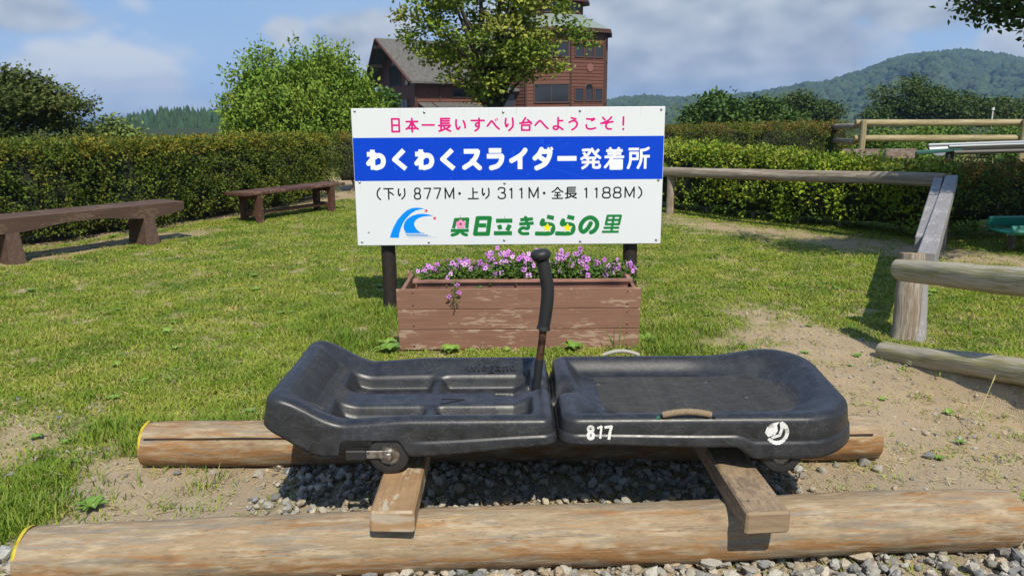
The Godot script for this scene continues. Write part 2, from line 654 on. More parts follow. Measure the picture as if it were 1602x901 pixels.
func stone_mesh(seed_: int) -> ArrayMesh:
	var r := RandomNumberGenerator.new()
	r.seed = seed_
	# an angular chip: random points squeezed on to a flattened hull of planes
	var planes := []
	for i in 13:
		var nn := Vector3(r.randf_range(-1, 1), r.randf_range(-0.8, 0.8), r.randf_range(-1, 1)).normalized()
		planes.append([nn, r.randf_range(0.42, 0.85)])
	var st := st_new()
	st.set_smooth_group(-1)
	var la := 5
	var lo := 8
	var sc := Vector3(1.0, r.randf_range(0.5, 0.75), r.randf_range(0.65, 0.95))
	var f := func(i: int, k: int) -> Vector3:
		var p := PI * i / la
		var t := TAUf * k / lo
		var dd := Vector3(sin(p) * cos(t), cos(p), sin(p) * sin(t))
		var q := 1.0
		for pl in planes:
			var dp: float = dd.dot(pl[0])
			if dp > 0.05:
				q = minf(q, pl[1] / dp)
		return dd * q * sc
	for i in la:
		for k in lo:
			var a: Vector3 = f.call(i, k)
			var b: Vector3 = f.call(i, k + 1)
			var c: Vector3 = f.call(i + 1, k + 1)
			var d: Vector3 = f.call(i + 1, k)
			if i > 0:
				for p in [a, b, c]:
					st.add_vertex(p)
			if i < la - 1:
				for p in [a, c, d]:
					st.add_vertex(p)
	return done(st)

func make_gravel() -> void:
	var r := RandomNumberGenerator.new()
	r.seed = 5
	var m := mat(Color.WHITE, 0.9)
	m.vertex_color_use_as_albedo = true
	m.uv1_triplanar = true
	m.albedo_texture = noise_tex(256, 0.03, [[0.0, grey(0.7)], [0.5, grey(0.92)], [1.0, grey(1.0)]], 9, 5)
	var vars := []
	for i in 6:
		vars.append(stone_mesh(100 + i))
	var xf := [[], [], [], [], [], []]
	var cs := [[], [], [], [], [], []]
	var tones = [Color(0.36, 0.335, 0.285), Color(0.28, 0.27, 0.245), Color(0.45, 0.405, 0.32), Color(0.42, 0.34, 0.235), Color(0.22, 0.215, 0.205), Color(0.48, 0.45, 0.385)]
	var n := 0
	var tries := 0
	while n < 15000 and tries < 160000:
		tries += 1
		var d := r.randf_range(1.5, 5.2)
		var x := r.randf_range(-2.7, 3.0)
		var g := lawn_amount(x, d)
		var p := 0.0
		var big := 1.0
		if d < 2.09 and d > 1.5:
			p = 1.0 if x < 1.75 else 0.75
			big = 1.5
		elif d < 2.85 and x > -1.5:
			# deep gravel in the middle, thin on the trodden ends
			p = 0.14 + 0.86 * sst(-1.05, -0.72, x) * (1.0 - sst(0.92, 1.15, x))
			big = 1.15 if p > 0.5 else 0.6
		elif g < 0.5:
			p = 0.16 * (1.0 - g)
			big = 0.7
		elif x < -1.6 and d < 3.4:
			p = 0.3 * (1.0 - g) + 0.02
			big = 0.9
		else:
			p = 0.004
			big = 0.6
		if r.randf() > p:
			continue
		var s := big * 0.006 * pow(4.0, pow(r.randf(), 1.7))
		if r.randf() < 0.03 and p > 0.5:
			s *= 1.6
		var k := r.randi() % 6
		var c := jitter(tones[r.randi() % 6], r, 0.14)
		xf[k].append(Transform3D(rot_any(r, 0.6).scaled(Vector3.ONE * s), V(x, ground_h(x, d) + s * (0.25 + 0.6 * r.randf() * (1.0 if p > 0.5 else 0.0)), d)))
		cs[k].append(c)
		n += 1
	# fine grit on the bare soil
	n = 0
	tries = 0
	while n < 26000 and tries < 300000:
		tries += 1
		var d := r.randf_range(2.0, 5.4)
		var x := r.randf_range(-2.4, 3.0)
		var g := lawn_amount(x, d)
		if r.randf() > (1.0 - g) * (0.35 + 0.65 * sst(-0.2, 0.3, nz2.get_noise_2d(x * 20.0, d * 20.0))):
			continue
		var s := r.randf_range(0.0016, 0.005)
		var k := r.randi() % 6
		xf[k].append(Transform3D(rot_any(r, 0.6).scaled(Vector3.ONE * s), V(x, ground_h(x, d) + s * 0.3, d)))
		cs[k].append(jitter([tones[2], tones[3], Color(0.46, 0.36, 0.23), Color(0.40, 0.30, 0.19)][r.randi() % 4], r, 0.2))
		n += 1
	for k in 6:
		var o := copies("gravel", vars[k], m, xf[k], cs[k], self)
		o.set_meta("label", "loose grey and tan gravel round the two logs")
		o.set_meta("category", "gravel")
	# larger stones that stand out singly
	var spots = [[-0.94, 2.64, .035], [-1.11, 2.64, .03], [-1.24, 2.63, .026], [-0.26, 2.54, .045], [-0.19, 2.49, .04], [-0.13, 2.58, .03], [-0.04, 2.63, .034], [-0.63, 2.58, .03], [-0.76, 2.55, .028], [0.18, 2.62, .04], [0.23, 2.54, .03],
		[0.35, 2.59, .028], [0.50, 2.55, .026], [1.13, 2.61, .03], [1.32, 2.68, .035], [1.34, 2.62, .03], [1.21, 2.67, .024], [1.70, 2.96, .022], [1.94, 3.16, .02], [-1.73, 2.87, .024], [-1.86, 2.77, .026], [-1.81, 2.64, .022], [-1.87, 2.65, .024], [1.59, 2.73, .03],
		[-0.37, 2.52, .034], [0.04, 2.50, .03], [-0.47, 2.47, .026], [0.75, 2.45, .02], [1.00, 2.56, .02], [1.97, 3.08, .02], [1.33, 2.47, .018], [-1.16, 3.66, .014], [-1.69, 3.65, .014]]
	spots.sort_custom(func(a, b): return a[0] < b[0])
	var counts := {}
	for e in spots:
		var p := Vector2(e[0], e[1])
		var o := MeshInstance3D.new()
		o.name = numbered("stone")
		o.mesh = vars[r.randi() % 6]
		var sm := mat(jitter(tones[r.randi() % 5], r, 0.1).linear_to_srgb(), 0.9)
		sm.albedo_texture = m.albedo_texture
		sm.uv1_triplanar = true
		o.material_override = sm
		add_child(o)
		var s: float = e[2]
		o.transform = Transform3D(rot_any(r, 0.35).scaled(Vector3.ONE * s), V(p.x, ground_h(p.x, p.y) + s * 0.3, p.y))
		var where := "on the turf at the left"
		if p.y < 2.6 and p.x > -0.8 and p.x < 1.0:
			where = "in the sled's shadow"
		elif p.y < 2.8 and p.x > -1.3 and p.x < 1.5:
			where = "at the foot of the rear log"
		elif p.x > 0.0:
			where = "on the bare path at the right"
		counts[where] = counts.get(where, 0) + 1
		o.set_meta("label", "grey stone %s, %s from the left there" % [where, ORD[counts[where] - 1]])
		o.set_meta("category", "stone")
		o.set_meta("group", "larger loose stones on the ground")

# ---------------------------------------------------------------- sign print
# brush strokes of each character in a 100 x 100 box; "~" marks a curved stroke
var GLYPH := {
	"日": ["14,4 86,4 86,96 14,96 14,4 50,4", "14,50 86,50"], "本": ["50,2 50,98", "4,24 96,24", "~46,26 34,50 18,68 2,78", "~54,26 66,50 82,68 98,78", "26,74 74,74"], "一": ["4,50 96,50"],
	"長": ["22,4 90,4", "22,21 86,21", "22,38 86,38", "4,55 96,55", "22,4 22,92", "~6,95 26,91 50,80", "~40,57 56,78 96,96", "~88,64 76,72 64,77"],
	"い": ["~10,14 8,44 14,74 28,82 40,66", "~74,22 86,44 90,72"], "す": ["4,20 96,20", "~60,4 60,40 58,68 48,84 30,96", "~59,44 46,38 34,50 42,64 59,58"],
	"べ": ["~3,62 22,40 36,26 48,34 70,60 97,84", "66,12 72,24", "80,6 86,18"], "り": ["~18,8 14,36 18,60 26,66 36,50", "~76,6 80,42 74,70 44,96"],
	"台": ["~50,3 38,20 24,40", "~6,43 50,39 92,36", "~66,18 82,32 96,48", "20,58 82,58 82,95 20,95 20,58 40,58"], "へ": ["~3,60 24,36 38,26 52,36 74,62 97,84"],
	"よ": ["52,4 52,68", "52,28 90,26", "~52,64 50,84 32,92 12,82 20,68 44,68 68,76 92,92"], "う": ["~30,5 50,12 70,14", "~10,40 36,30 64,30 82,46 78,66 60,84 36,96"],
	"こ": ["~14,14 48,17 84,13 74,22 60,28", "~10,60 14,80 36,90 64,90 94,84"], "そ": ["18,6 34,24", "~84,4 66,24 36,40 6,50", "~6,50 50,44 96,38", "~62,42 46,56 44,76 58,90 84,92"],
	"！": ["50,3 50,62", "50,93 50,95"],
	"わ": ["32,2 32,100", "2,24 46,24", "~46,24 30,46 6,72", "~26,54 46,36 66,30 84,38 90,60 78,82 44,92"], "く": ["80,4 14,50 90,97"],
	"ス": ["8,13 88,13", "~84,12 76,36 52,66 6,93", "~52,58 70,74 96,95"], "ラ": ["14,10 88,10", "3,37 97,37", "~92,36 86,62 64,84 24,94"], "イ": ["~92,6 66,32 4,62", "60,34 60,100"],
	"ダ": ["~42,4 28,28 3,50", "32,17 88,17", "~86,16 78,46 56,76 10,96", "30,42 70,66", "74,-2 82,12", "90,-4 98,10"], "ー": ["1,50 99,50"],
	"発": ["~8,12 46,12 34,34 2,54", "14,22 26,36", "~54,4 70,28 98,50", "90,8 72,26", "22,48 78,48", "6,68 94,68", "~36,48 34,78 8,97", "~64,48 64,84 68,92 92,92 94,80"],
	"着": ["26,0 34,12", "74,0 66,12", "10,15 90,15", "16,29 84,29", "2,44 98,44", "50,14 50,44", "~38,46 26,68 4,94", "34,60 86,60 86,98 34,98 34,60 50,60", "34,73 86,73", "34,86 86,86"],
	"所": ["3,9 50,9", "14,27 44,27 44,54 14,54", "~12,22 12,66 2,98", "~94,4 78,12 58,14", "~60,10 60,62 46,98", "60,42 100,42", "80,42 80,100"],
	"（": ["~90,0 30,26 14,52 30,76 90,100"], "）": ["~10,0 70,26 86,52 70,76 10,100"], "下": ["3,8 97,8", "50,8 50,100", "~54,34 76,46 94,60"], "上": ["48,2 48,94", "48,42 92,42", "2,95 98,95"],
	"全": ["~50,2 30,26 3,44", "~50,2 70,26 97,44", "26,47 74,47", "22,70 78,70", "4,96 96,96", "50,47 50,96"], "・": ["50,50 50,52"],
	"8": ["~50,4 22,10 14,26 24,44 50,48 76,44 86,26 78,10 50,4", "~50,48 20,54 8,72 18,90 50,95 82,90 92,72 80,54 50,48"], "7": ["6,6 92,6 42,96"], "M": ["10,96 10,5 50,82 90,5 90,96"],
	"3": ["~8,22 22,6 50,4 80,10 84,30 70,44 44,47", "~44,47 76,50 92,70 80,90 50,96 20,92 6,76"], "1": ["10,24 60,10 60,97"],
	"奥緑": ["18,62 30,20 92,18 86,62", "54,9 56,9", "4,72 96,72", "~48,72 36,86 8,94", "~56,74 68,88 86,93"], "日緑": ["26,10 92,10 80,92 10,92 26,10 60,10", "30,48 72,48"],
	"立緑": ["14,24 94,24", "56,10 58,10", "28,46 36,70", "82,46 68,76", "2,90 92,90"], "き緑": ["14,20 88,16", "8,42 92,38", "~44,6 52,30 62,56 54,66 30,62 14,70 10,82 26,92 62,92"],
	"ら緑": ["60,10 92,18", "~42,26 36,46 58,46 84,52 88,74 72,92 6,92"], "の緑": ["~62,36 46,68 24,88 10,74 12,46 34,16 64,8 88,28 92,56 78,82 60,92"],
	"里緑": ["32,10 92,10 84,52 24,52 32,10 60,10", "30,31 88,31", "60,10 50,90", "14,70 86,70", "6,90 84,90"]}

func stroke(im: Image, pts: Array, r: float, c: Color, round_cap: bool) -> void:
	var w := im.get_width()
	var h := im.get_height()
	for i in pts.size() - 1:
		var a: Vector2 = pts[i]
		var b: Vector2 = pts[i + 1]
		var ab := b - a
		var l2 := maxf(ab.length_squared(), 0.0001)
		for y in range(maxi(0, int(minf(a.y, b.y) - r - 1)), mini(h - 1, int(maxf(a.y, b.y) + r + 2)) + 1):
			for x in range(maxi(0, int(minf(a.x, b.x) - r - 1)), mini(w - 1, int(maxf(a.x, b.x) + r + 2)) + 1):
				var p := Vector2(x + 0.5, y + 0.5)
				var t := (p - a).dot(ab) / l2
				if not round_cap and ((t < 0.0 and i == 0) or (t > 1.0 and i == pts.size() - 2)):
					continue
				var cov := clampf(r + 0.5 - (p - a - ab * clampf(t, 0.0, 1.0)).length(), 0.0, 1.0)
				if cov > 0.0:
					im.set_pixel(x, y, im.get_pixel(x, y).lerp(c, cov))

func fill_poly(im: Image, poly: Array, c: Color) -> void:
	var pp := PackedVector2Array(poly)
	var lo: Vector2 = poly[0]
	var hi: Vector2 = poly[0]
	for p in poly:
		lo = lo.min(p)
		hi = hi.max(p)
	for y in range(int(lo.y), int(hi.y) + 2):
		for x in range(int(lo.x), int(hi.x) + 2):
			var n := 0
			for o in [Vector2(.25, .25), Vector2(.75, .25), Vector2(.25, .75), Vector2(.75, .75)]:
				if Geometry2D.is_point_in_polygon(Vector2(x, y) + o, pp):
					n += 1
			if n > 0 and x >= 0 and y >= 0 and x < im.get_width() and y < im.get_height():
				im.set_pixel(x, y, im.get_pixel(x, y).lerp(c, n / 4.0))

func glyph_points(s: String) -> Array:
	var curved := s.begins_with("~")
	var pts := []
	for e in s.trim_prefix("~").split(" "):
		var q := e.split(",")
		pts.append(Vector2(float(q[0]), float(q[1])))
	return spline(pts, 6) if curved else pts

func print_line(im: Image, items: Array, r: float, c: Color, round_cap: bool) -> void:
	for it in items:
		var inset := r if round_cap else r * 0.55
		var x0: float = it[1] + inset
		var y0: float = it[2] + inset
		var sx: float = (it[3] - it[1] - 2.0 * inset) / 100.0
		var sy: float = (it[4] - it[2] - 2.0 * inset) / 100.0
		for s in GLYPH[it[0]]:
			var pts := []
			for p in glyph_points(s):
				pts.append(Vector2(x0 + p.x * sx, y0 + p.y * sy))
			var rr := r
			if it[0] == "・" or it[0] == "！" and pts.size() == 2 and absf(pts[0].y - pts[1].y) < 6.0:
				rr = r * 1.9 if it[0] == "・" else r * 1.15
			elif it[0] in ["発", "着", "所"]:
				rr = r * 0.56
			elif it[0] == "里緑":
				rr = r * 0.58
			elif it[0] in ["奥緑", "き緑"]:
				rr = r * 0.78
			elif it[0] == "ダ" and pts.size() == 2 and absf(pts[0].x - pts[1].x) < 20.0:
				rr = r * 0.45
			elif it[0] == "べ" and pts.size() == 2:
				rr = r * 0.5
			elif it[0] in ["奥緑", "立緑"] and pts.size() == 2 and absf(pts[0].x - pts[1].x) < 8.0:
				rr = r * 0.95
			stroke(im, pts, rr, c, round_cap or it[0] == "・")

func star_points(c: Vector2, r: float, turn := 0.0, inner := 0.42) -> Array:
	var out := []
	for k in 10:
		var a := -PI / 2 + turn + PI * k / 5.0
		out.append(c + Vector2(cos(a), sin(a)) * (r if k % 2 == 0 else r * inner))
	return out

func sign_print() -> ImageTexture:
	var im := Image.create(2048, 904, false, Image.FORMAT_RGB8)
	im.fill(Color(0.835, 0.85, 0.855))
	im.fill_rect(Rect2i(0, 186, 2048, 284), Color(0.0, 0.25, 0.76))
	var r := RandomNumberGenerator.new()
	r.seed = 3
	# scuffs and faint scratches on the blue film
	for k in 26:
		var p := Vector2(r.randf_range(30, 2010), r.randf_range(200, 450))
		var q := p + Vector2(r.randf_range(-26, 26), r.randf_range(-8, 60))
		var c := Color(0.16, 0.46, 0.90)
		if q.y < 462:
			for j in 3:
				var o := Vector2(r.randf_range(-8, 8), r.randf_range(-6, 6))
				stroke(im, [p + o, p.lerp(q, r.randf()) + o], r.randf_range(0.6, 2.2), c.lerp(Color(0.0, 0.25, 0.76), r.randf_range(0.35, 0.8)), true)
	stroke(im, [Vector2(1310, 395), Vector2(1560, 462)], 0.9, Color(0.1, 0.38, 0.86), true)
	for k in 90:
		var p := Vector2(r.randf_range(20, 2030), r.randf_range(20, 890))
		if p.y < 180 or p.y > 480:
			stroke(im, [p, p + Vector2(r.randf_range(-3, 3), r.randf_range(-2, 9))], r.randf_range(0.5, 1.3), Color(0.80, 0.80, 0.77), true)
	# rain streaks of grey dirt running down from the screws and the top edge
	for k in 46:
		var p := Vector2(r.randf_range(10, 2038), 2.0)
		if k < 13:
			p = [Vector2(26, 24), Vector2(478, 34), Vector2(992, 37), Vector2(1492, 32), Vector2(2021, 27), Vector2(35, 486), Vector2(997, 498), Vector2(2018, 484), Vector2(32, 882), Vector2(482, 886), Vector2(991, 880), Vector2(1504, 888), Vector2(2017, 882)][k]
		var q := p + Vector2(r.randf_range(-2, 2), r.randf_range(8, 60))
		if q.y < 184 or p.y > 474 and q.y < 902:
			stroke(im, [p, q], r.randf_range(0.6, 1.6), Color(0.77, 0.78, 0.765), true)
	fill_poly(im, [Vector2(66, 818), Vector2(80, 813), Vector2(80, 824)], Color(0.2, 0.2, 0.2))
	var line1 = [["日", 246, 56, 324, 157], ["本", 347, 56, 439, 157], ["一", 451, 56, 547, 156], ["長", 559, 56, 654, 156], ["い", 670, 56, 755, 156], ["す", 773, 56, 876, 155], ["べ", 879, 55, 972, 155], ["り", 989, 55, 1077, 155], ["台", 1090, 55, 1186, 154], ["へ", 1192, 55, 1293, 154], ["よ", 1305, 55, 1394, 154], ["う", 1411, 55, 1495, 153], ["こ", 1523, 55, 1606, 153], ["そ", 1622, 54, 1720, 153], ["！", 1757, 55, 1801, 152]]
	var line2 = [["わ", 77, 253, 216, 404], ["く", 247, 253, 361, 404], ["わ", 396, 253, 537, 405], ["く", 565, 253, 681, 405], ["ス", 710, 252, 849, 406], ["ラ", 869, 252, 999, 406], ["イ", 1023, 252, 1155, 407], ["ダ", 1183, 251, 1327, 408], ["ー", 1338, 251, 1485, 408], ["発", 1492, 251, 1645, 409], ["着", 1648, 251, 1802, 409], ["所", 1805, 250, 1969, 410]]
	var line3 = [["（", 138, 513, 172, 599], ["下", 182, 513, 260, 599], ["り", 275, 513, 345, 599], ["8", 387, 513, 440, 599], ["7", 451, 514, 509, 599], ["7", 516, 514, 576, 599], ["M", 590, 514, 665, 599], ["・", 683, 514, 708, 599], ["上", 746, 514, 827, 599], ["り", 836, 514, 908, 599], ["3", 947, 515, 1009, 599], ["1", 1024, 515, 1058, 599], ["1", 1090, 515, 1126, 599], ["M", 1151, 515, 1230, 600], ["・", 1246, 516, 1276, 599], ["全", 1307, 516, 1393, 600], ["長", 1395, 516, 1485, 600], ["1", 1525, 517, 1558, 599], ["1", 1594, 517, 1626, 599], ["8", 1644, 517, 1711, 600], ["8", 1717, 517, 1783, 600], ["M", 1793, 517, 1872, 600], ["）", 1886, 518, 1919, 600]]
	var arc_outer = [Vector2(217, 854), Vector2(225, 827), Vector2(244, 783), Vector2(272, 734), Vector2(306, 695), Vector2(341, 666), Vector2(376, 652), Vector2(410, 650), Vector2(438, 653), Vector2(458, 659), Vector2(427, 662), Vector2(398, 670), Vector2(369, 687), Vector2(339, 715), Vector2(312, 749), Vector2(293, 790), Vector2(282, 824), Vector2(278, 855)]
	var arc_inner = [Vector2(326, 820), Vector2(315, 801), Vector2(312, 778), Vector2(320, 749), Vector2(341, 724), Vector2(374, 704), Vector2(414, 693), Vector2(454, 692), Vector2(488, 698), Vector2(513, 707), Vector2(476, 708), Vector2(442, 712), Vector2(413, 722), Vector2(392, 739), Vector2(383, 759), Vector2(388, 779), Vector2(401, 799), Vector2(429, 821)]
	var bars = [Vector2(323, 824), Vector2(451, 825), Vector2(328, 836), Vector2(474, 838), Vector2(333, 844), Vector2(496, 845), Vector2(344, 854), Vector2(540, 854)]
	var stars_red = [Vector2(468, 672), Vector2(524, 723)]
	var blossom = [Vector2(698, 764)]
	var stars_yel = [Vector2(1283, 791), Vector2(1419, 793)]
	var line4 = [["奥緑", 617, 696, 765, 856], ["日緑", 774, 703, 913, 850], ["立緑", 910, 704, 1063, 849], ["き緑", 1076, 703, 1208, 850], ["ら緑", 1185, 695, 1347, 851], ["ら緑", 1321, 697, 1484, 851], ["の緑", 1487, 708, 1637, 845], ["里緑", 1635, 693, 1797, 845]]
	var pink := Color(0.80, 0.10, 0.47)
	print_line(im, line1, 6.2, pink, true)
	print_line(im, line2, 16.0, Color(0.91, 0.915, 0.915), false)
	print_line(im, line3, 4.6, Color(0.09, 0.09, 0.10), false)
	var green := Color(0.11, 0.47, 0.22)
	print_line(im, line4, 14.5, green, false)
	var blue := Color(0.0, 0.53, 0.94)
	fill_poly(im, arc_outer, blue)
	fill_poly(im, arc_inner, blue)
	for k in 4:
		stroke(im, [bars[k * 2], bars[k * 2 + 1]], [2.6, 3.2, 2.0, 1.2][k], [Color(0.16, 0.5, 0.85), Color(0.30, 0.52, 0.76), Color(0.5, 0.63, 0.78), Color(0.62, 0.7, 0.78)][k], false)
	for s in stars_red:
		fill_poly(im, star_points(s, 15, 0.3), Color(0.80, 0.16, 0.17))
	# cherry blossom
	for k in 5:
		var a := -PI / 2 + TAUf * k / 5.0
		var c: Vector2 = blossom[0] + Vector2(cos(a), sin(a)) * 19.0
		stroke(im, [c, c + Vector2(0.1, 0)], 14.5, Color(0.25, 0.12, 0.16), true)
	for k in 5:
		var a := -PI / 2 + TAUf * k / 5.0
		var c: Vector2 = blossom[0] + Vector2(cos(a), sin(a)) * 19.0
		stroke(im, [c, c + Vector2(0.1, 0)], 12.8, Color(0.95, 0.58, 0.74), true)
	for k in 5:
		var a := -PI / 2 + TAUf * k / 5.0
		stroke(im, [blossom[0], blossom[0] + Vector2(cos(a), sin(a)) * 13.0], 1.1, Color(0.35, 0.16, 0.2), true)
	stroke(im, [blossom[0], blossom[0] + Vector2(0.1, 0)], 4.0, Color(0.25, 0.12, 0.14), true)
	for s in stars_yel:
		fill_poly(im, star_points(s + Vector2(1, 3), 39, 0.0, 0.46), Color(0.10, 0.25, 0.15))
		fill_poly(im, star_points(s + Vector2(1, 3), 36, 0.0, 0.46), Color(0.93, 0.94, 0.90))
		fill_poly(im, star_points(s, 30, 0.0, 0.5), Color(0.97, 0.86, 0.10))
	return ImageTexture.create_from_image(im)

func make_sign() -> void:
	var t := thing("welcome_sign", "white and blue welcome signboard with Japanese lettering on two dark round posts", "sign", V(0, 0, 5.05))
	var w := 2.0
	var h := 0.883
	var yc := 0.889
	var st := st_new()
	bev_box(st, Vector3(w, h, 0.022), 0.003)
	var back := mat(lin(0.62, 0.63, 0.63), 0.5)
	part("panel", done(st), back, t, Vector3(-0.017, yc, 0))
	st = st_new()
	var hw := w * 0.5 - 0.004
	var hh := h * 0.5 - 0.004
	quad(st, Vector3(-hw, -hh, 0), Vector3(-hw, hh, 0), Vector3(hw, hh, 0), Vector3(hw, -hh, 0))
	var face := mat(Color.WHITE, 0.55)
	face.metallic_specular = 0.3
	face.albedo_texture = sign_print()
	var f := part("printed_face", done(st), face, t, Vector3(-0.017, yc, 0.0135))
	f.set_meta("label", "printed face with pink, white on blue, black and green lettering")
	# battens behind, posts
	var brown := mat(lin(0.035, 0.024, 0.02), 0.6)
	brown.albedo_texture = noise_tex(256, 0.02, [[0.0, grey(0.6)], [1.0, grey(1.0)]], 17)
	brown.uv1_scale = Vector3(6, 2, 1)
	for x in [-0.826, 0.80]:
		var p := []
		var rr := []
		for k in 9:
			p.append(Vector3(x - 0.012 * k / 8.0, -0.05 + 1.33 * k / 8.0, -0.075))
			rr.append(0.049 - 0.003 * k / 8.0)
		part("post", tube_mesh(p, rr, 18, 0.03), brown, t)
	for y in [0.56, 1.2]:
		part("batten", box_mesh(Vector3(1.9, 0.07, 0.03), 0.003), brown, t, Vector3(-0.017, y, -0.0265))
	# screws
	var steel := mat(lin(0.35, 0.35, 0.36), 0.35, 0.9)
	var s := st_new()
	lathe(s, [Vector2(0, 0.0), Vector2(0, 0.0075), Vector2(-0.0008, 0.0082), Vector2(-0.003, 0.0065), Vector2(-0.0045, 0.003), Vector2(-0.005, 0.0)], 12)
	var sm := done(s)
	var screws = [Vector2(26, 17), Vector2(478, 27), Vector2(992, 30), Vector2(1492, 25), Vector2(2021, 20), Vector2(35, 477), Vector2(997, 490), Vector2(2018, 476), Vector2(32, 877), Vector2(482, 882), Vector2(991, 872), Vector2(1504, 883), Vector2(2017, 877)]
	for p in screws:
		var o := part("screw", sm, steel, t, Vector3(-0.017 + (p.x / 2048.0 - 0.5) * w, yc + (0.5 - p.y / 904.0) * h, 0.0145))
		o.rotation.y = PI / 2

# ---------------------------------------------------------------- the sled
const SH := {"left": {"x0": -0.742, "x1": 0.122, "rl": 0.055, "rr": 0.035}, "right": {"x0": 0.146, "x1": 1.06, "rl": 0.05, "rr": 0.19}}
const HW := 0.30

func sh_rim(k: String, x: float, z: float) -> float:
	if k == "left":
		return 0.413 + 0.070 * sst(-0.50, -0.71, x) - 0.012 * sst(-0.30, -0.52, x) * sst(-0.72, -0.5, x) + 0.006 * sst(0.0, -0.3, z)
	return 0.414 + 0.030 * sst(0.70, 0.98, x) * sst(0.25, -0.25, z) + 0.006 * sst(0.0, -0.3, z) - 0.05 * exp(-pow((z + 0.01) / 0.055, 2.0)) * sst(0.26, 0.16, x)

func sh_bottom(k: String, x: float, z: float) -> float:
	if k == "left":
		var y := 0.30 + 0.035 * sst(-0.3, 0.15, x)
		y += 0.10 * sst(-0.56, -0.77, x)
		y += 0.050 * sst(-0.522, -0.512, x) * (1.0 - sst(-0.345, -0.305, x))
		return y
	var y2 := 0.336 - 0.012 * sst(0.2, 0.6, x)
	y2 -= 0.038 * sst(0.66, 0.73, x)
	y2 += 0.02 * sst(0.9, 1.06, x)
	return y2

func sh_flare(f: float) -> float:
	return 0.010 * f + 0.0035 * sst(0.50, 0.58, f) - 0.002 * exp(-pow((f - 0.52) / 0.05, 2.0))

func sh_edge(k: String, x: float, z: float) -> float:
	var s = SH[k]
	var cx: float = (s.x0 + s.x1) * 0.5
	var hl: float = (s.x1 - s.x0) * 0.5
	var r: float = s.rl if x < cx else s.rr
	var qx := absf(x - cx) - (hl - r)
	var qz := absf(z) - (HW - r)
	return r - Vector2(maxf(qx, 0.0), maxf(qz, 0.0)).length() - minf(maxf(qx, qz), 0.0)

func sh_top(k: String, x: float, z: float) -> float:
	var e := maxf(sh_edge(k, x, z), 0.0)
	var rim := sh_rim(k, x, z)
	var y := rim
	if e < 0.03:
		y = rim - 0.02 + 0.02 * sqrt(1.0 - pow(1.0 - e / 0.03, 2.0))
	if k == "left":
		var fl := 0.372 + 0.088 * sst(-0.50, -0.72, x)
		var a := lerpf(sst(0.036, 0.12, e), clampf((e - 0.036) / 0.084, 0.0, 1.0), 0.7)
		y = lerpf(y, fl, a)
		var inx := sst(-0.585, -0.545, x) * (1.0 - sst(0.045, 0.065, x))
		var ridge := 1.0 - 0.85 * exp(-pow((x + 0.265) / 0.026, 4.0))
		var far := sst(-0.195, -0.178, z) * (1.0 - sst(-0.05, -0.03, z))
		var near := sst(0.075, 0.098, z) * (1.0 - sst(0.20, 0.225, z))
		y -= 0.042 * inx * ridge * maxf(far, near)
		y -= 0.05 * sst(-0.066, -0.056, x) * exp(-pow((z + 0.012) / 0.010, 4.0))
		# hollow for the lever at the hinged end
		y -= 0.03 * sst(0.05, 0.075, x) * exp(-pow((z + 0.02) / 0.045, 4.0))
	else:
		var fl := 0.372 + 0.006 * sst(0.85, 1.0, x)
		var a := sst(0.034, 0.10 + 0.07 * sst(0.60, 0.9, x), e)
		y = lerpf(y, fl, a)
		# moulded arm beside the hinge, running from the notch to the near side
		var p := Vector2(x, z)
		var t := clampf((p - Vector2(0.165, 0.035)).dot(Vector2(0.105, 0.14)) / (0.105 * 0.105 + 0.14 * 0.14), 0.0, 1.0)
		var dd := (p - Vector2(0.165, 0.035) - Vector2(0.105, 0.14) * t).length()
		y += 0.034 * exp(-pow(dd / 0.042, 4.0)) * a * (1.0 - 0.35 * t)
		y -= 0.045 * exp(-pow((p - Vector2(0.16, -0.015)).length() / 0.032, 4.0))
		# three drain dimples
		for q in [Vector2(0.30, -0.115), Vector2(0.68, -0.13), Vector2(0.78, 0.02)]:
			y -= 0.006 * exp(-pow((p - q).length() / 0.012, 4.0))
	return y

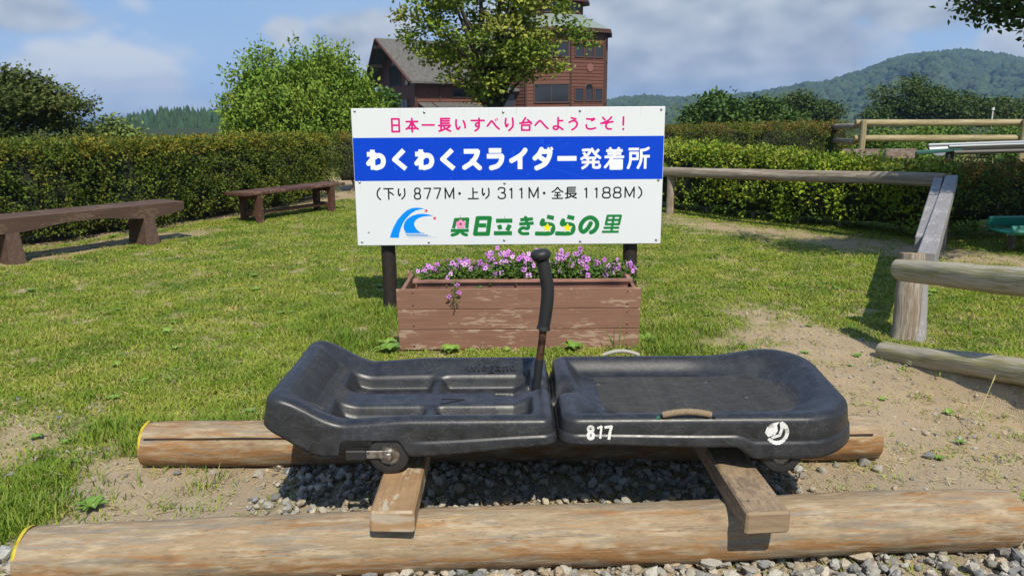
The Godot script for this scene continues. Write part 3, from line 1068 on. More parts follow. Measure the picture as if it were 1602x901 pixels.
func shell_mesh(k: String) -> ArrayMesh:
	var s = SH[k]
	var x0: float = s.x0
	var x1: float = s.x1
	# outline, counter-clockwise seen from above, with outward normals
	var pts := []
	var corners = [[Vector2(x1 - s.rr, HW - s.rr), s.rr, PI / 2, 0.0], [Vector2(x1 - s.rr, -HW + s.rr), s.rr, 0.0, -PI / 2], [Vector2(x0 + s.rl, -HW + s.rl), s.rl, -PI / 2, -PI], [Vector2(x0 + s.rl, HW - s.rl), s.rl, -PI, -PI * 1.5]]
	var start := Vector2(x0 + s.rl, HW)
	var prev := start
	for c in corners:
		var first: Vector2 = c[0] + Vector2(cos(c[2]), sin(c[2])) * c[1]
		var n := maxi(2, int((first - prev).length() / 0.009))
		var nr := Vector2(cos(c[2]), sin(c[2]))
		for i in n:
			pts.append([prev.lerp(first, float(i) / n), nr])
		var m := maxi(4, int(c[1] * PI * 0.5 / 0.009))
		for i in m:
			var a: float = lerpf(c[2], c[3], float(i) / m)
			pts.append([c[0] + Vector2(cos(a), sin(a)) * c[1], Vector2(cos(a), sin(a))])
		prev = c[0] + Vector2(cos(c[3]), sin(c[3])) * c[1]
	var ss = [0.0, 0.008, 0.02, 0.035, 0.055, 0.08, 0.105, 0.13]
	var q := 0.15
	while q < 1.0:
		ss.append(q)
		q += 0.0185
	ss.append(1.0)
	var rings := []
	# skirt from the lip upwards
	var fr = [1.0, 1.0, 0.9, 0.75, 0.62, 0.57, 0.53, 0.49, 0.42, 0.28, 0.14, 0.0]
	for j in fr.size():
		var ring := []
		for p in pts:
			var o: Vector2 = p[0]
			var n: Vector2 = p[1]
			var top := sh_top(k, o.x, o.y)
			var bot := sh_bottom(k, o.x, o.y)
			var off := sh_flare(fr[j])
			if k == "left":
				off = lerpf(0.010 * fr[j], off, sst(-0.33, -0.26, o.x))
				off += 0.004 * fr[j] * sst(-0.6, -0.72, o.x)
			if j == 0:
				off -= 0.012
			var w := o + n * off
			ring.append(Vector3(w.x, lerpf(top, bot, fr[j]) - (0.004 if j == 0 else 0.0), w.y))
		rings.append(ring)
	for sv in ss:
		if sv == 0.0:
			continue
		var ring := []
		for p in pts:
			var o: Vector2 = p[0]
			var md := Vector2(clampf(o.x, x0 + 0.24, x1 - 0.24), 0.0)
			var w := o.lerp(md, sv)
			ring.append(Vector3(w.x, sh_top(k, w.x, w.y), w.y))
		rings.append(ring)
	var st := st_new()
	st.set_smooth_group(0)
	var np := pts.size()
	for j in rings.size() - 1:
		for i in np:
			var i2 := (i + 1) % np
			var a = rings[j][i]
			var b = rings[j][i2]
			var c = rings[j + 1][i2]
			var d = rings[j + 1][i]
			for p in [a, c, b, a, d, c]:
				st.set_uv(Vector2(p.x, p.z))
				st.add_vertex(p)
	st.index()
	st.generate_normals()
	return st.commit()

func side_point(k: String, x: float, y: float, lift := 0.0018) -> Vector3:
	var top := sh_top(k, x, HW)
	var bot := sh_bottom(k, x, HW)
	return Vector3(x, y, HW + sh_flare(clampf((top - y) / (top - bot), 0.0, 1.0)) + lift)

# painted stroke lying on the near side of a shell
func side_stroke(st: SurfaceTool, k: String, pts: Array, r: float, taper := 1.0) -> void:
	st.set_smooth_group(-1)
	for i in pts.size() - 1:
		var a: Vector2 = pts[i]
		var b: Vector2 = pts[i + 1]
		var t := (b - a).normalized()
		var n := Vector2(-t.y, t.x)
		var r1 := r * lerpf(1.0, taper, float(i) / maxf(1.0, pts.size() - 1.0))
		var r2 := r * lerpf(1.0, taper, float(i + 1) / maxf(1.0, pts.size() - 1.0))
		var a2 := a - t * r1 * 0.5
		var b2 := b + t * r2 * 0.5
		quad(st, side_point(k, a2.x + n.x * r1, a2.y + n.y * r1), side_point(k, b2.x + n.x * r2, b2.y + n.y * r2), side_point(k, b2.x - n.x * r2, b2.y - n.y * r2), side_point(k, a2.x - n.x * r1, a2.y - n.y * r1))

func make_sled() -> void:
	var t := thing("slide_sled", "black plastic two-part slide sled with brake lever, standing on planks across two logs", "sled", V(0, 0, 2.45))
	var plastic := mat(lin(0.030, 0.031, 0.034), 0.42)
	plastic.uv1_triplanar = true
	plastic.uv1_scale = Vector3(2.3, 2.3, 2.3)
	plastic.albedo_texture = noise_tex(512, 0.012, [[0.0, grey(0.62)], [0.45, grey(0.80)], [0.7, grey(0.92)], [1.0, Color(1.0, 0.97, 0.93)]], 21, 6)
	plastic.roughness_texture = noise_tex(512, 0.02, [[0.0, grey(0.70)], [0.5, grey(0.88)], [1.0, grey(1.0)]], 22, 6)
	plastic.roughness = 0.46
	plastic.normal_enabled = true
	plastic.normal_texture = normal_tex(512, 0.05, 23, 2.0, 4)
	plastic.normal_scale = 0.12
	# pale scuffs and scratches, laid over as a detail map
	plastic.detail_enabled = true
	plastic.detail_blend_mode = BaseMaterial3D.BLEND_MODE_MIX
	plastic.detail_albedo = noise_tex(256, 0.02, [[0.0, lin(0.10, 0.10, 0.10)], [1.0, lin(0.16, 0.15, 0.14)]], 24)
	plastic.detail_mask = scuff_mask()
	M.plastic = plastic
	for k in ["left", "right"]:
		var sh := part("shell", shell_mesh(k), plastic, t)
		sh.set_meta("label", "shell with two foot troughs and raised end" if k == "left" else "tub-shaped shell with number and white emblem")
		if k == "left":
			# moulded maker's lettering on the far inner wall, upside down from here
			var tm := TextMesh.new()
			tm.text = "wiegand"
			var sf := SystemFont.new()
			sf.font_names = PackedStringArray(["Droid Sans"])
			sf.font_weight = 700
			tm.font = sf
			tm.font_size = 32
			tm.pixel_size = 0.0014
			tm.depth = 0.010
			var em := part("embossed_lettering", tm, plastic, sh)
			var n := Vector3(0, 0.084, 0.045).normalized()
			em.transform = Transform3D(Basis(Vector3(1, 0, 0), Vector3(0, n.z, -n.y), n), Vector3(-0.075, sh_top("left", -0.075, -0.222), -0.222))
			var rs := st_new()
			tube(rs, ring_points(Vector3(-0.112, sh_top("left", -0.112, -0.248) + 0.001, -0.248), 0.011, n), fill_array(17, 0.0016), 5, 0.0, false)
			part("embossed_ring", done(rs), plastic, sh)
			# fine upright ribs on the raised end
			var rbs := st_new()
			var zz := -0.20
			while zz < 0.21:
				var rp := []
				for i in 9:
					var xx := -0.685 + i * 0.0165
					rp.append(Vector3(xx, sh_top("left", xx, zz) + 0.0003, zz + 0.0006 * nz.get_noise_2d(xx * 300.0, zz * 900.0)))
				tube(rbs, rp, fill_array(9, 0.0011), 4, 0.0, false)
				zz += 0.0075
			part("end_ribs", done(rbs), plastic, sh)
			# shallow moulded triangle on the middle ridge
			var ts := st_new()
			for e in [[Vector3(-0.235, 0.3735, 0.025), Vector3(-0.235, 0.3735, 0.07)], [Vector3(-0.235, 0.3735, 0.07), Vector3(-0.16, 0.3735, 0.03)], [Vector3(-0.16, 0.3735, 0.03), Vector3(-0.235, 0.3735, 0.025)]]:
				tube(ts, [e[0], e[1]], [0.0016, 0.0016], 5)
			part("embossed_arrow", done(ts), plastic, sh)
		else:
			# grained sliding floor: fine ribs moulded into the tub
			var rb := st_new()
			var z := -0.175
			while z < 0.2:
				var p := []
				for i in 68:
					var x := 0.29 + i * 0.0098
					if x > 0.955 - 3.2 * z * z:
						break
					p.append(Vector3(x, sh_top("right", x, z) + 0.0004 + 0.0003 * nz.get_noise_2d(x * 400.0, z * 900.0), z + 0.0008 * nz.get_noise_2d(x * 90.0, z * 500.0)))
				if p.size() > 2:
					tube(rb, p, fill_array(p.size(), 0.0008), 4, 0.0, false)
				z += 0.0062
			part("floor_ribs", done(rb), plastic, sh)
			# dark drain bolts
			var bs := mat(lin(0.20, 0.15, 0.12), 0.5, 0.6)
			for q in [Vector2(0.30, -0.115), Vector2(0.68, -0.13), Vector2(0.78, 0.02)]:
				var b := st_new()
				lathe(b, [Vector2(0, 0), Vector2(0, 0.009), Vector2(0.003, 0.008), Vector2(0.005, 0.0)], 10, Transform3D(Basis(Vector3(0, 1, 0), Vector3(0, 0, 1), Vector3(1, 0, 0)), Vector3(q.x, sh_top("right", q.x, q.y), q.y)))
				part("bolt", done(b), bs, sh)
			# painted number and emblem
			var paint := mat(lin(0.74, 0.74, 0.70), 0.6)
			paint.albedo_texture = noise_tex(128, 0.03, [[0.0, grey(0.55)], [0.35, grey(0.9)], [1.0, grey(1.0)]], 31, 4)
			var dg := st_new()
			var bx := 0.222
			var eight := func(cx: float, cy: float, rx: float, ry: float) -> void:
				var pp := []
				for i in 11:
					pp.append(Vector2(cx + cos(TAUf * i / 10.0) * rx, cy + sin(TAUf * i / 10.0) * ry))
				side_stroke(dg, "right", pp, 0.0042)
			eight.call(bx + 0.009, 0.3815, 0.0075, 0.0075)
			eight.call(bx + 0.009, 0.3625, 0.0085, 0.0085)
			side_stroke(dg, "right", [Vector2(bx + 0.030, 0.384), Vector2(bx + 0.041, 0.389), Vector2(bx + 0.037, 0.356)], 0.0032)
			side_stroke(dg, "right", [Vector2(bx + 0.052, 0.386), Vector2(bx + 0.071, 0.3885), Vector2(bx + 0.066, 0.37), Vector2(bx + 0.063, 0.353)], 0.004)
			part("painted_number", done(dg), paint, sh)
			var eg := st_new()
			var ec := Vector2(0.786, 0.366)
			eg.set_smooth_group(-1)
			var blob = [Vector2(-0.036, 0.0), Vector2(-0.031, 0.016), Vector2(-0.016, 0.029), Vector2(0.006, 0.033), Vector2(-0.001, 0.022), Vector2(0.002, 0.006), Vector2(-0.006, -0.008), Vector2(-0.026, -0.013)]
			for i in range(1, blob.size() - 1):
				for p in [blob[0], blob[i], blob[i + 1]]:
					eg.set_uv(p * 10.0)
					eg.add_vertex(side_point("right", ec.x + p.x, ec.y + p.y))
			var arc := []
			for i in 14:
				var a := lerpf(1.15, -2.45, i / 13.0)
				arc.append(ec + Vector2(cos(a), sin(a)) * Vector2(0.030, 0.031))
			side_stroke(eg, "right", arc, 0.0062, 0.75)
			side_stroke(eg, "right", [ec + Vector2(0.012, 0.03), ec + Vector2(0.014, 0.012), ec + Vector2(0.008, -0.008), ec + Vector2(-0.014, -0.016)], 0.005, 0.8)
			part("painted_emblem", done(eg), paint, sh)
	# hinge between the shells
	var dark := mat(lin(0.018, 0.018, 0.019), 0.5)
	part("hinge_beam", tube_mesh([Vector3(0.02, 0.335, 0.0), Vector3(0.30, 0.335, 0.0)], [0.022, 0.022], 10), dark, t)
	# brake lever
	var rust := mat(lin(0.10, 0.055, 0.035), 0.65, 0.3)
	rust.albedo_texture = noise_tex(256, 0.03, [[0.0, Color(0.25, 0.22, 0.22)], [0.45, Color(0.6, 0.5, 0.45)], [0.6, Color(1, 0.9, 0.8)], [1.0, Color(1, 1, 1)]], 41, 4)
	rust.uv1_triplanar = true
	rust.uv1_scale = Vector3(3, 3, 3)
	var lv := Node3D.new()
	lv.name = "brake_lever"
	t.add_child(lv)
	var zl := -0.02
	part("rod", tube_mesh(spline([Vector3(0.072, 0.325, zl), Vector3(0.080, 0.39, zl), Vector3(0.088, 0.47, zl), Vector3(0.099, 0.56, zl), Vector3(0.104, 0.62, zl)], 4), fill_array(17, 0.0125), 14), rust, lv)
	part("rod_sleeve", tube_mesh(spline([Vector3(0.071, 0.32, zl), Vector3(0.0795, 0.39, zl), Vector3(0.085, 0.44, zl), Vector3(0.0905, 0.495, zl)], 4), fill_array(13, 0.0142), 14), dark, lv)
	var rubber := mat(lin(0.014, 0.014, 0.015), 0.55)
	var gp := []
	var gr := []
	var path := spline([Vector3(0.103, 0.598, zl), Vector3(0.112, 0.66, zl), Vector3(0.117, 0.73, zl), Vector3(0.108, 0.79, zl), Vector3(0.099, 0.835, zl)], 14)
	for i in path.size():
		gp.append(path[i])
		var f := float(i) / (path.size() - 1)
		gr.append((0.0225 if i < 3 else 0.0195 + 0.0015 * sin(f * PI)) + (0.0011 if i % 2 == 0 else 0.0))
	part("grip", tube_mesh(gp, gr, 20), rubber, lv)
	var kn := st_new()
	lathe(kn, [Vector2(-0.022, 0.0), Vector2(-0.022, 0.019), Vector2(-0.012, 0.029), Vector2(0.0, 0.0335), Vector2(0.009, 0.032), Vector2(0.016, 0.024), Vector2(0.019, 0.01), Vector2(0.0195, 0.0)], 24, Transform3D(Basis(Vector3(-0.12, 0.99, 0), Vector3(0, 0, 1), Vector3(0.99, 0.12, 0)), Vector3(0.094, 0.848, zl)))
	part("knob", done(kn), rubber, lv)
	# wheels on their arms
	var tyre := mat(lin(0.022, 0.022, 0.023), 0.6)
	var metal := mat(lin(0.40, 0.38, 0.34), 0.45, 0.75)
	metal.albedo_texture = noise_tex(256, 0.03, [[0.0, Color(0.55, 0.45, 0.38)], [0.5, grey(0.85)], [1.0, grey(1.0)]], 43)
	metal.uv1_triplanar = true
	metal.uv1_scale = Vector3(6, 6, 6)
	for wx in [-0.373, 0.807]:
		for wz in [0.285, -0.285]:
			var w := Node3D.new()
			w.name = "wheel"
			t.add_child(w, true)
			var yc := 0.300 if wx < 0.0 else 0.294
			w.position = Vector3(wx, yc, wz)
			var b := Basis(Vector3(0, 0, 1), Vector3(1, 0, 0), Vector3(0, 1, 0))
			var s := st_new()
			lathe(s, [Vector2(-0.018, 0.034), Vector2(-0.018, 0.054), Vector2(-0.014, 0.060), Vector2(-0.006, 0.062), Vector2(0.006, 0.062), Vector2(0.014, 0.060), Vector2(0.018, 0.054), Vector2(0.018, 0.034)], 32, Transform3D(b, Vector3.ZERO))
			part("tyre", done(s), tyre, w)
			s = st_new()
			lathe(s, [Vector2(-0.014, 0.0), Vector2(-0.014, 0.035), Vector2(0.0, 0.035), Vector2(0.014, 0.035), Vector2(0.010, 0.026), Vector2(0.010, 0.014), Vector2(0.015, 0.012), Vector2(0.015, 0.0)], 24, Transform3D(b, Vector3.ZERO))
			part("hub", done(s), metal, w)
			var sg := 1.0 if wz > 0.0 else -1.0
			if wx < 0.0 or sg < 0.0:
				part("arm", box_mesh(Vector3(0.085, 0.024, 0.006), 0.0015), metal, w, Vector3(-0.030, 0.006, sg * 0.0225))
				part("arm_socket", box_mesh(Vector3(0.062, 0.030, 0.018), 0.003), dark, w, Vector3(-0.096, 0.006, sg * 0.0225))
			var h := st_new()
			lathe(h, [Vector2(0.0, 0.0), Vector2(0.0, 0.0125), Vector2(0.011, 0.0125), Vector2(0.013, 0.010), Vector2(0.013, 0.0)], 6, Transform3D(Basis(Vector3(0, 0, sg), Vector3(1, 0, 0), Vector3(0, sg, 0)), Vector3(0, 0.004, sg * (0.026 if wx < 0.0 else 0.016))))
			if wx < 0.0 or sg < 0.0:
				part("axle_bolt", done(h), metal, w)
	for wx in [-0.373, 0.807]:
		part("axle", tube_mesh([Vector3(wx, 0.300 if wx < 0.0 else 0.294, -0.26), Vector3(wx, 0.300 if wx < 0.0 else 0.294, 0.26)], [0.011, 0.011], 10), dark, t)
	# rope handles on the near and far rims
	var rope := mat(lin(0.30, 0.22, 0.13), 0.85)
	rope.albedo_texture = noise_tex(128, 0.05, [[0.0, grey(0.5)], [0.5, grey(0.9)], [1.0, grey(1.0)]], 45)
	rope.uv1_scale = Vector3(30, 3, 1)
	var hosemat := mat(lin(0.33, 0.31, 0.26), 0.7)
	var knot := mat(lin(0.03, 0.14, 0.09), 0.8)
	for sd in [1.0, -1.0]:
		var hn := Node3D.new()
		hn.name = "rope_handle"
		t.add_child(hn, true)
		var xs := 0.445 if sd > 0.0 else 0.335
		var ln := 0.145 if sd > 0.0 else 0.135
		var p := []
		var rr := []
		for i in 13:
			var f := i / 12.0
			p.append(Vector3(xs + f * ln, 0.419 + (0.010 * sin(f * PI) if sd > 0.0 else 0.016 * sin(f * PI)), sd * 0.292))
			rr.append((0.0095 if sd > 0.0 else 0.0068) + 0.0008 * (i % 2))
		part("rope", tube_mesh(p, rr, 12), rope if sd > 0.0 else hosemat, hn)
		for e in [0, 12]:
			part("knot", tube_mesh([p[e] + Vector3(-0.008 if e == 0 else 0.008, -0.004, 0), p[e] + Vector3(-0.018 if e == 0 else 0.012, -0.012, 0.002)], [0.006, 0.003], 7, 0.3), knot if e == 0 else dark, hn)

func fill_array(n: int, v: float) -> Array:
	var a := []
	for i in n:
		a.append(v)
	return a

func ring_points(c: Vector3, r: float, n: Vector3) -> Array:
	var u := n.cross(Vector3.RIGHT).normalized()
	var w := n.cross(u)
	var out := []
	for i in 17:
		out.append(c + (u * cos(TAUf * i / 16.0) + w * sin(TAUf * i / 16.0)) * r)
	return out

func scuff_mask() -> ImageTexture:
	var im := Image.create(1024, 1024, false, Image.FORMAT_RGB8)
	im.fill(Color(0.0, 0.0, 0.0))
	var r := RandomNumberGenerator.new()
	r.seed = 77
	for k in 420:
		var p := Vector2(r.randf() * 1024.0, r.randf() * 1024.0)
		var a := r.randfn(0.0, 0.5) + (PI / 2 if r.randf() < 0.2 else 0.0)
		var l := r.randf_range(8, 90)
		var q := p + Vector2(cos(a), sin(a)) * l
		stroke(im, [p, p.lerp(q, 0.5) + Vector2(0, r.randf_range(-3, 3)), q], r.randf_range(0.5, 1.5), grey(r.randf_range(0.25, 0.8)), true)
	# rubbed patches made of many short hair scratches
	for k in 34:
		var c := Vector2(r.randf() * 1024.0, r.randf() * 1024.0)
		for j in 40:
			var p := c + Vector2(r.randfn(0, 26), r.randfn(0, 12))
			stroke(im, [p, p + Vector2(r.randf_range(-14, 14), r.randf_range(-3, 3))], 0.8, grey(r.randf_range(0.15, 0.5)), true)
	return ImageTexture.create_from_image(im)

# ---------------------------------------------------------------- timber
# weathered log bark-free wood: honey-brown heartwood, silver-grey weathered streaks, dark checks
func log_tex(seed_: int, honey: float, dark_cracks: float) -> ImageTexture:
	var a := FastNoiseLite.new()
	a.seed = seed_
	a.frequency = 1.0
	a.fractal_octaves = 4
	var b := FastNoiseLite.new()
	b.seed = seed_ + 5
	b.frequency = 1.0
	b.fractal_octaves = 5
	return tex_from(1024, 256, func(x: int, y: int) -> Color:
		var u := x / 1024.0 * 3.0
		var an := TAUf * y / 256.0
		var ry := cos(an)
		var rz := sin(an)
		var grain := a.get_noise_3d(u * 5.0, ry * 9.0, rz * 9.0)
		var fine := b.get_noise_3d(u * 26.0, ry * 60.0, rz * 60.0)
		var blot := a.get_noise_3d(u * 4.5 + 40.0, ry * 1.5, rz * 1.5)
		var patch := 0.6 * blot + 0.5 * a.get_noise_3d(u * 1.3 + 40.0, ry * 1.6, rz * 1.6) + 0.4 * b.get_noise_3d(u * 6.0, ry * 6.0, rz * 6.0)
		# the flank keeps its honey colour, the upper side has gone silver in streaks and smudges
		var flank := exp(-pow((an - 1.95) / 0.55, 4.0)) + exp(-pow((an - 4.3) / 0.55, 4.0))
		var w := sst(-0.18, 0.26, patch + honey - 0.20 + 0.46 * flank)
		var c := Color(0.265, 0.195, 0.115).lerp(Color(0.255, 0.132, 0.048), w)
		c = c.lerp(Color(0.36, 0.285, 0.185), sst(-0.05, 0.45, a.get_noise_3d(u * 7.0 + 70.0, ry * 2.6, rz * 2.6)) * 0.8)
		c = c.lerp(Color(0.19, 0.165, 0.13), sst(0.05, 0.45, a.get_noise_3d(u * 3.2 + 15.0, ry * 3.0, rz * 3.0) + 0.3 * b.get_noise_3d(u * 12.0, ry * 12.0, rz * 12.0)) * 0.75)
		c = c.lerp(Color(0.31, 0.17, 0.07), sst(0.22, 0.4, b.get_noise_3d(u * 3.0 + 88.0, ry * 11.0, rz * 11.0)) * 0.7)
		c = c * (1.0 + 0.30 * fine + 0.14 * grain)
		# torn strip low on the front: dark wood with pale splinters
		var torn := sst(0.62, 0.8, exp(-pow((an - 2.38) / 0.2, 2.0)) + 0.5 * b.get_noise_3d(u * 2.0, ry * 8.0 + 5.0, rz * 8.0))
		c = c.lerp(Color(0.13, 0.08, 0.05), torn * sst(-0.25, 0.1, fine) * dark_cracks)
		c = c.lerp(Color(0.60, 0.52, 0.40), torn * sst(0.10, 0.22, b.get_noise_3d(u * 5.0 + 30.0, ry * 30.0, rz * 30.0)) * dark_cracks)
		# knots
		for kn in [Vector3(0.42, 1.2, 0.05), Vector3(1.31, 1.9, 0.04), Vector3(1.95, 0.7, 0.05), Vector3(2.52, 1.6, 0.04), Vector3(0.85, 2.3, 0.035)]:
			var kd = Vector2((u - kn.x) * 0.6, (an - kn.y) * 0.085).length() / kn.z
			c = c.lerp(Color(0.17, 0.10, 0.055), 0.75 * exp(-pow(kd * 4.0, 2.0)))
		var crack := b.get_noise_3d(u * 1.6 + 9.0, ry * 14.0, rz * 14.0)
		c = c.lerp(Color(0.10, 0.065, 0.04), dark_cracks * (1.0 - sst(0.0, 0.03, absf(crack + 0.12))) * sst(-0.1, 0.3, a.get_noise_3d(u * 2.0, ry * 3.0 + 20.0, rz * 3.0)))
		return Color(clampf(c.r, 0.02, 0.8), clampf(c.g, 0.02, 0.8), clampf(c.b, 0.02, 0.8)).linear_to_srgb())

func wood_tex(seed_: int, c1: Color, c2: Color, worn: Color, worn_amt: float) -> ImageTexture:
	var a := FastNoiseLite.new()
	a.seed = seed_
	a.frequency = 1.0
	a.fractal_octaves = 5
	return tex_from(512, 256, func(x: int, y: int) -> Color:
		var u := x / 512.0
		var v := y / 256.0
		var g := a.get_noise_2d(u * 4.0, v * 60.0)
		var p := a.get_noise_2d(u * 3.0 + 50.0, v * 7.0)
		var e := a.get_noise_2d(u * 14.0 + 90.0, v * 50.0)
		var c := c1.lerp(c2, clampf(0.5 + 0.8 * g + 0.4 * p, 0.0, 1.0))
		c = c.lerp(worn, sst(0.62 - worn_amt, 0.72 - worn_amt, 0.5 + 0.55 * p + 0.5 * e))
		return Color(c.r, c.g, c.b).linear_to_srgb())

func log_thing(called: String, label: String, category: String, a: Vector3, b: Vector3, r0: float, r1: float, m: Material, endm: Material, group := "", wob := 0.05, flat := 0.0) -> Node3D:
	var t := thing(called, label, category, Vector3((a.x + b.x) * 0.5, minf(a.y, b.y) - minf(r0, r1), (a.z + b.z) * 0.5), group)
	log_part(t, called.get_slice("_", called.get_slice_count("_") - 1) if false else "trunk", a - t.position, b - t.position, r0, r1, m, endm, wob, flat)
	return t

func log_part(t: Node3D, called: String, a: Vector3, b: Vector3, r0: float, r1: float, m: Material, endm: Material, wob := 0.05, flat := 0.0) -> MeshInstance3D:
	var n := 36
	var seg := 28
	var x := (b - a).normalized()
	var z := x.cross(Vector3.UP if absf(x.y) < 0.98 else Vector3.FORWARD).normalized()
	var y := z.cross(x)
	var st := st_new()
	st.set_smooth_group(0)
	var rings := []
	var off := a * 3.7
	for i in n + 1:
		var f := float(i) / n
		var c := a.lerp(b, f)
		c += y * 0.006 * nz.get_noise_2d(f * 22.0 + off.x * 40.0, off.z * 30.0) * (r0 / 0.085) + z * 0.006 * nz.get_noise_2d(f * 22.0 + 70.0, off.x * 40.0)
		var ring := []
		for k in seg + 1:
			var an := TAUf * k / seg
			var r := lerpf(r0, r1, f)
			r *= 1.0 + wob * (nz.get_noise_3d(cos(an) * 6.0 + off.x * 9.0, sin(an) * 6.0, f * 34.0) * 1.5 + 0.5 * nz.get_noise_3d(cos(an) * 30.0, sin(an) * 30.0, f * 60.0))
			if i == 0 or i == n:
				r *= 0.965
			var yy := cos(an) * r
			if flat > 0.0:
				yy = minf(yy, r * flat)
			ring.append([c + y * yy + z * sin(an) * r, Vector2((b - a).length() * f / 3.0, float(k) / seg)])
		rings.append(ring)
	for i in n:
		for k in seg:
			var p = rings[i][k]
			var q = rings[i][k + 1]
			var s = rings[i + 1][k + 1]
			var u = rings[i + 1][k]
			for e in [p, s, q, p, u, s]:
				st.set_uv(e[1])
				st.add_vertex(e[0])
	st.generate_normals()
	var o := part(called, st.commit(), m, t)
	for e in [0, n]:
		var s2 := st_new()
		s2.set_smooth_group(-1)
		var c := Vector3.ZERO
		for k in seg:
			c += rings[e][k][0] / seg
		var bulge := x * (-0.004 if e == 0 else 0.004)
		for k in seg:
			var p: Vector3 = rings[e][k][0]
			var q: Vector3 = rings[e][k + 1][0]
			for w in [c + bulge, p, q]:
				s2.set_uv(Vector2((w - c).dot(z), (w - c).dot(y)) / (r0 * 2.2) + Vector2(0.5, 0.5))
				s2.add_vertex(w)
		part("end_face", done(s2), endm, o)
	return o

func end_tex(paint: bool) -> ImageTexture:
	var a := FastNoiseLite.new()
	a.seed = 9
	a.frequency = 1.0
	return tex_from(192, 192, func(x: int, y: int) -> Color:
		var p := Vector2(x / 96.0 - 1.0, y / 96.0 - 1.0)
		var r := p.length() + 0.05 * a.get_noise_2d(p.x * 3.0, p.y * 3.0)
		var c := Color(0.36, 0.25, 0.14).lerp(Color(0.27, 0.18, 0.10), 0.5 + 0.5 * sin(r * 70.0))
		var an := atan2(p.y, p.x)
		if absf(sin(an * 2.5 + 0.6)) < 0.03 and r > 0.1 and r < 0.7:
			c = Color(0.06, 0.04, 0.03)
		if paint:
			var k := a.get_noise_2d(p.x * 4.0 + 9.0, p.y * 4.0) + 0.4 * a.get_noise_2d(p.x * 18.0, p.y * 18.0)
			c = c.lerp(Color(0.66, 0.52, 0.03), sst(-0.25, -0.1, k))
		return Color(c.r, c.g, c.b).linear_to_srgb())

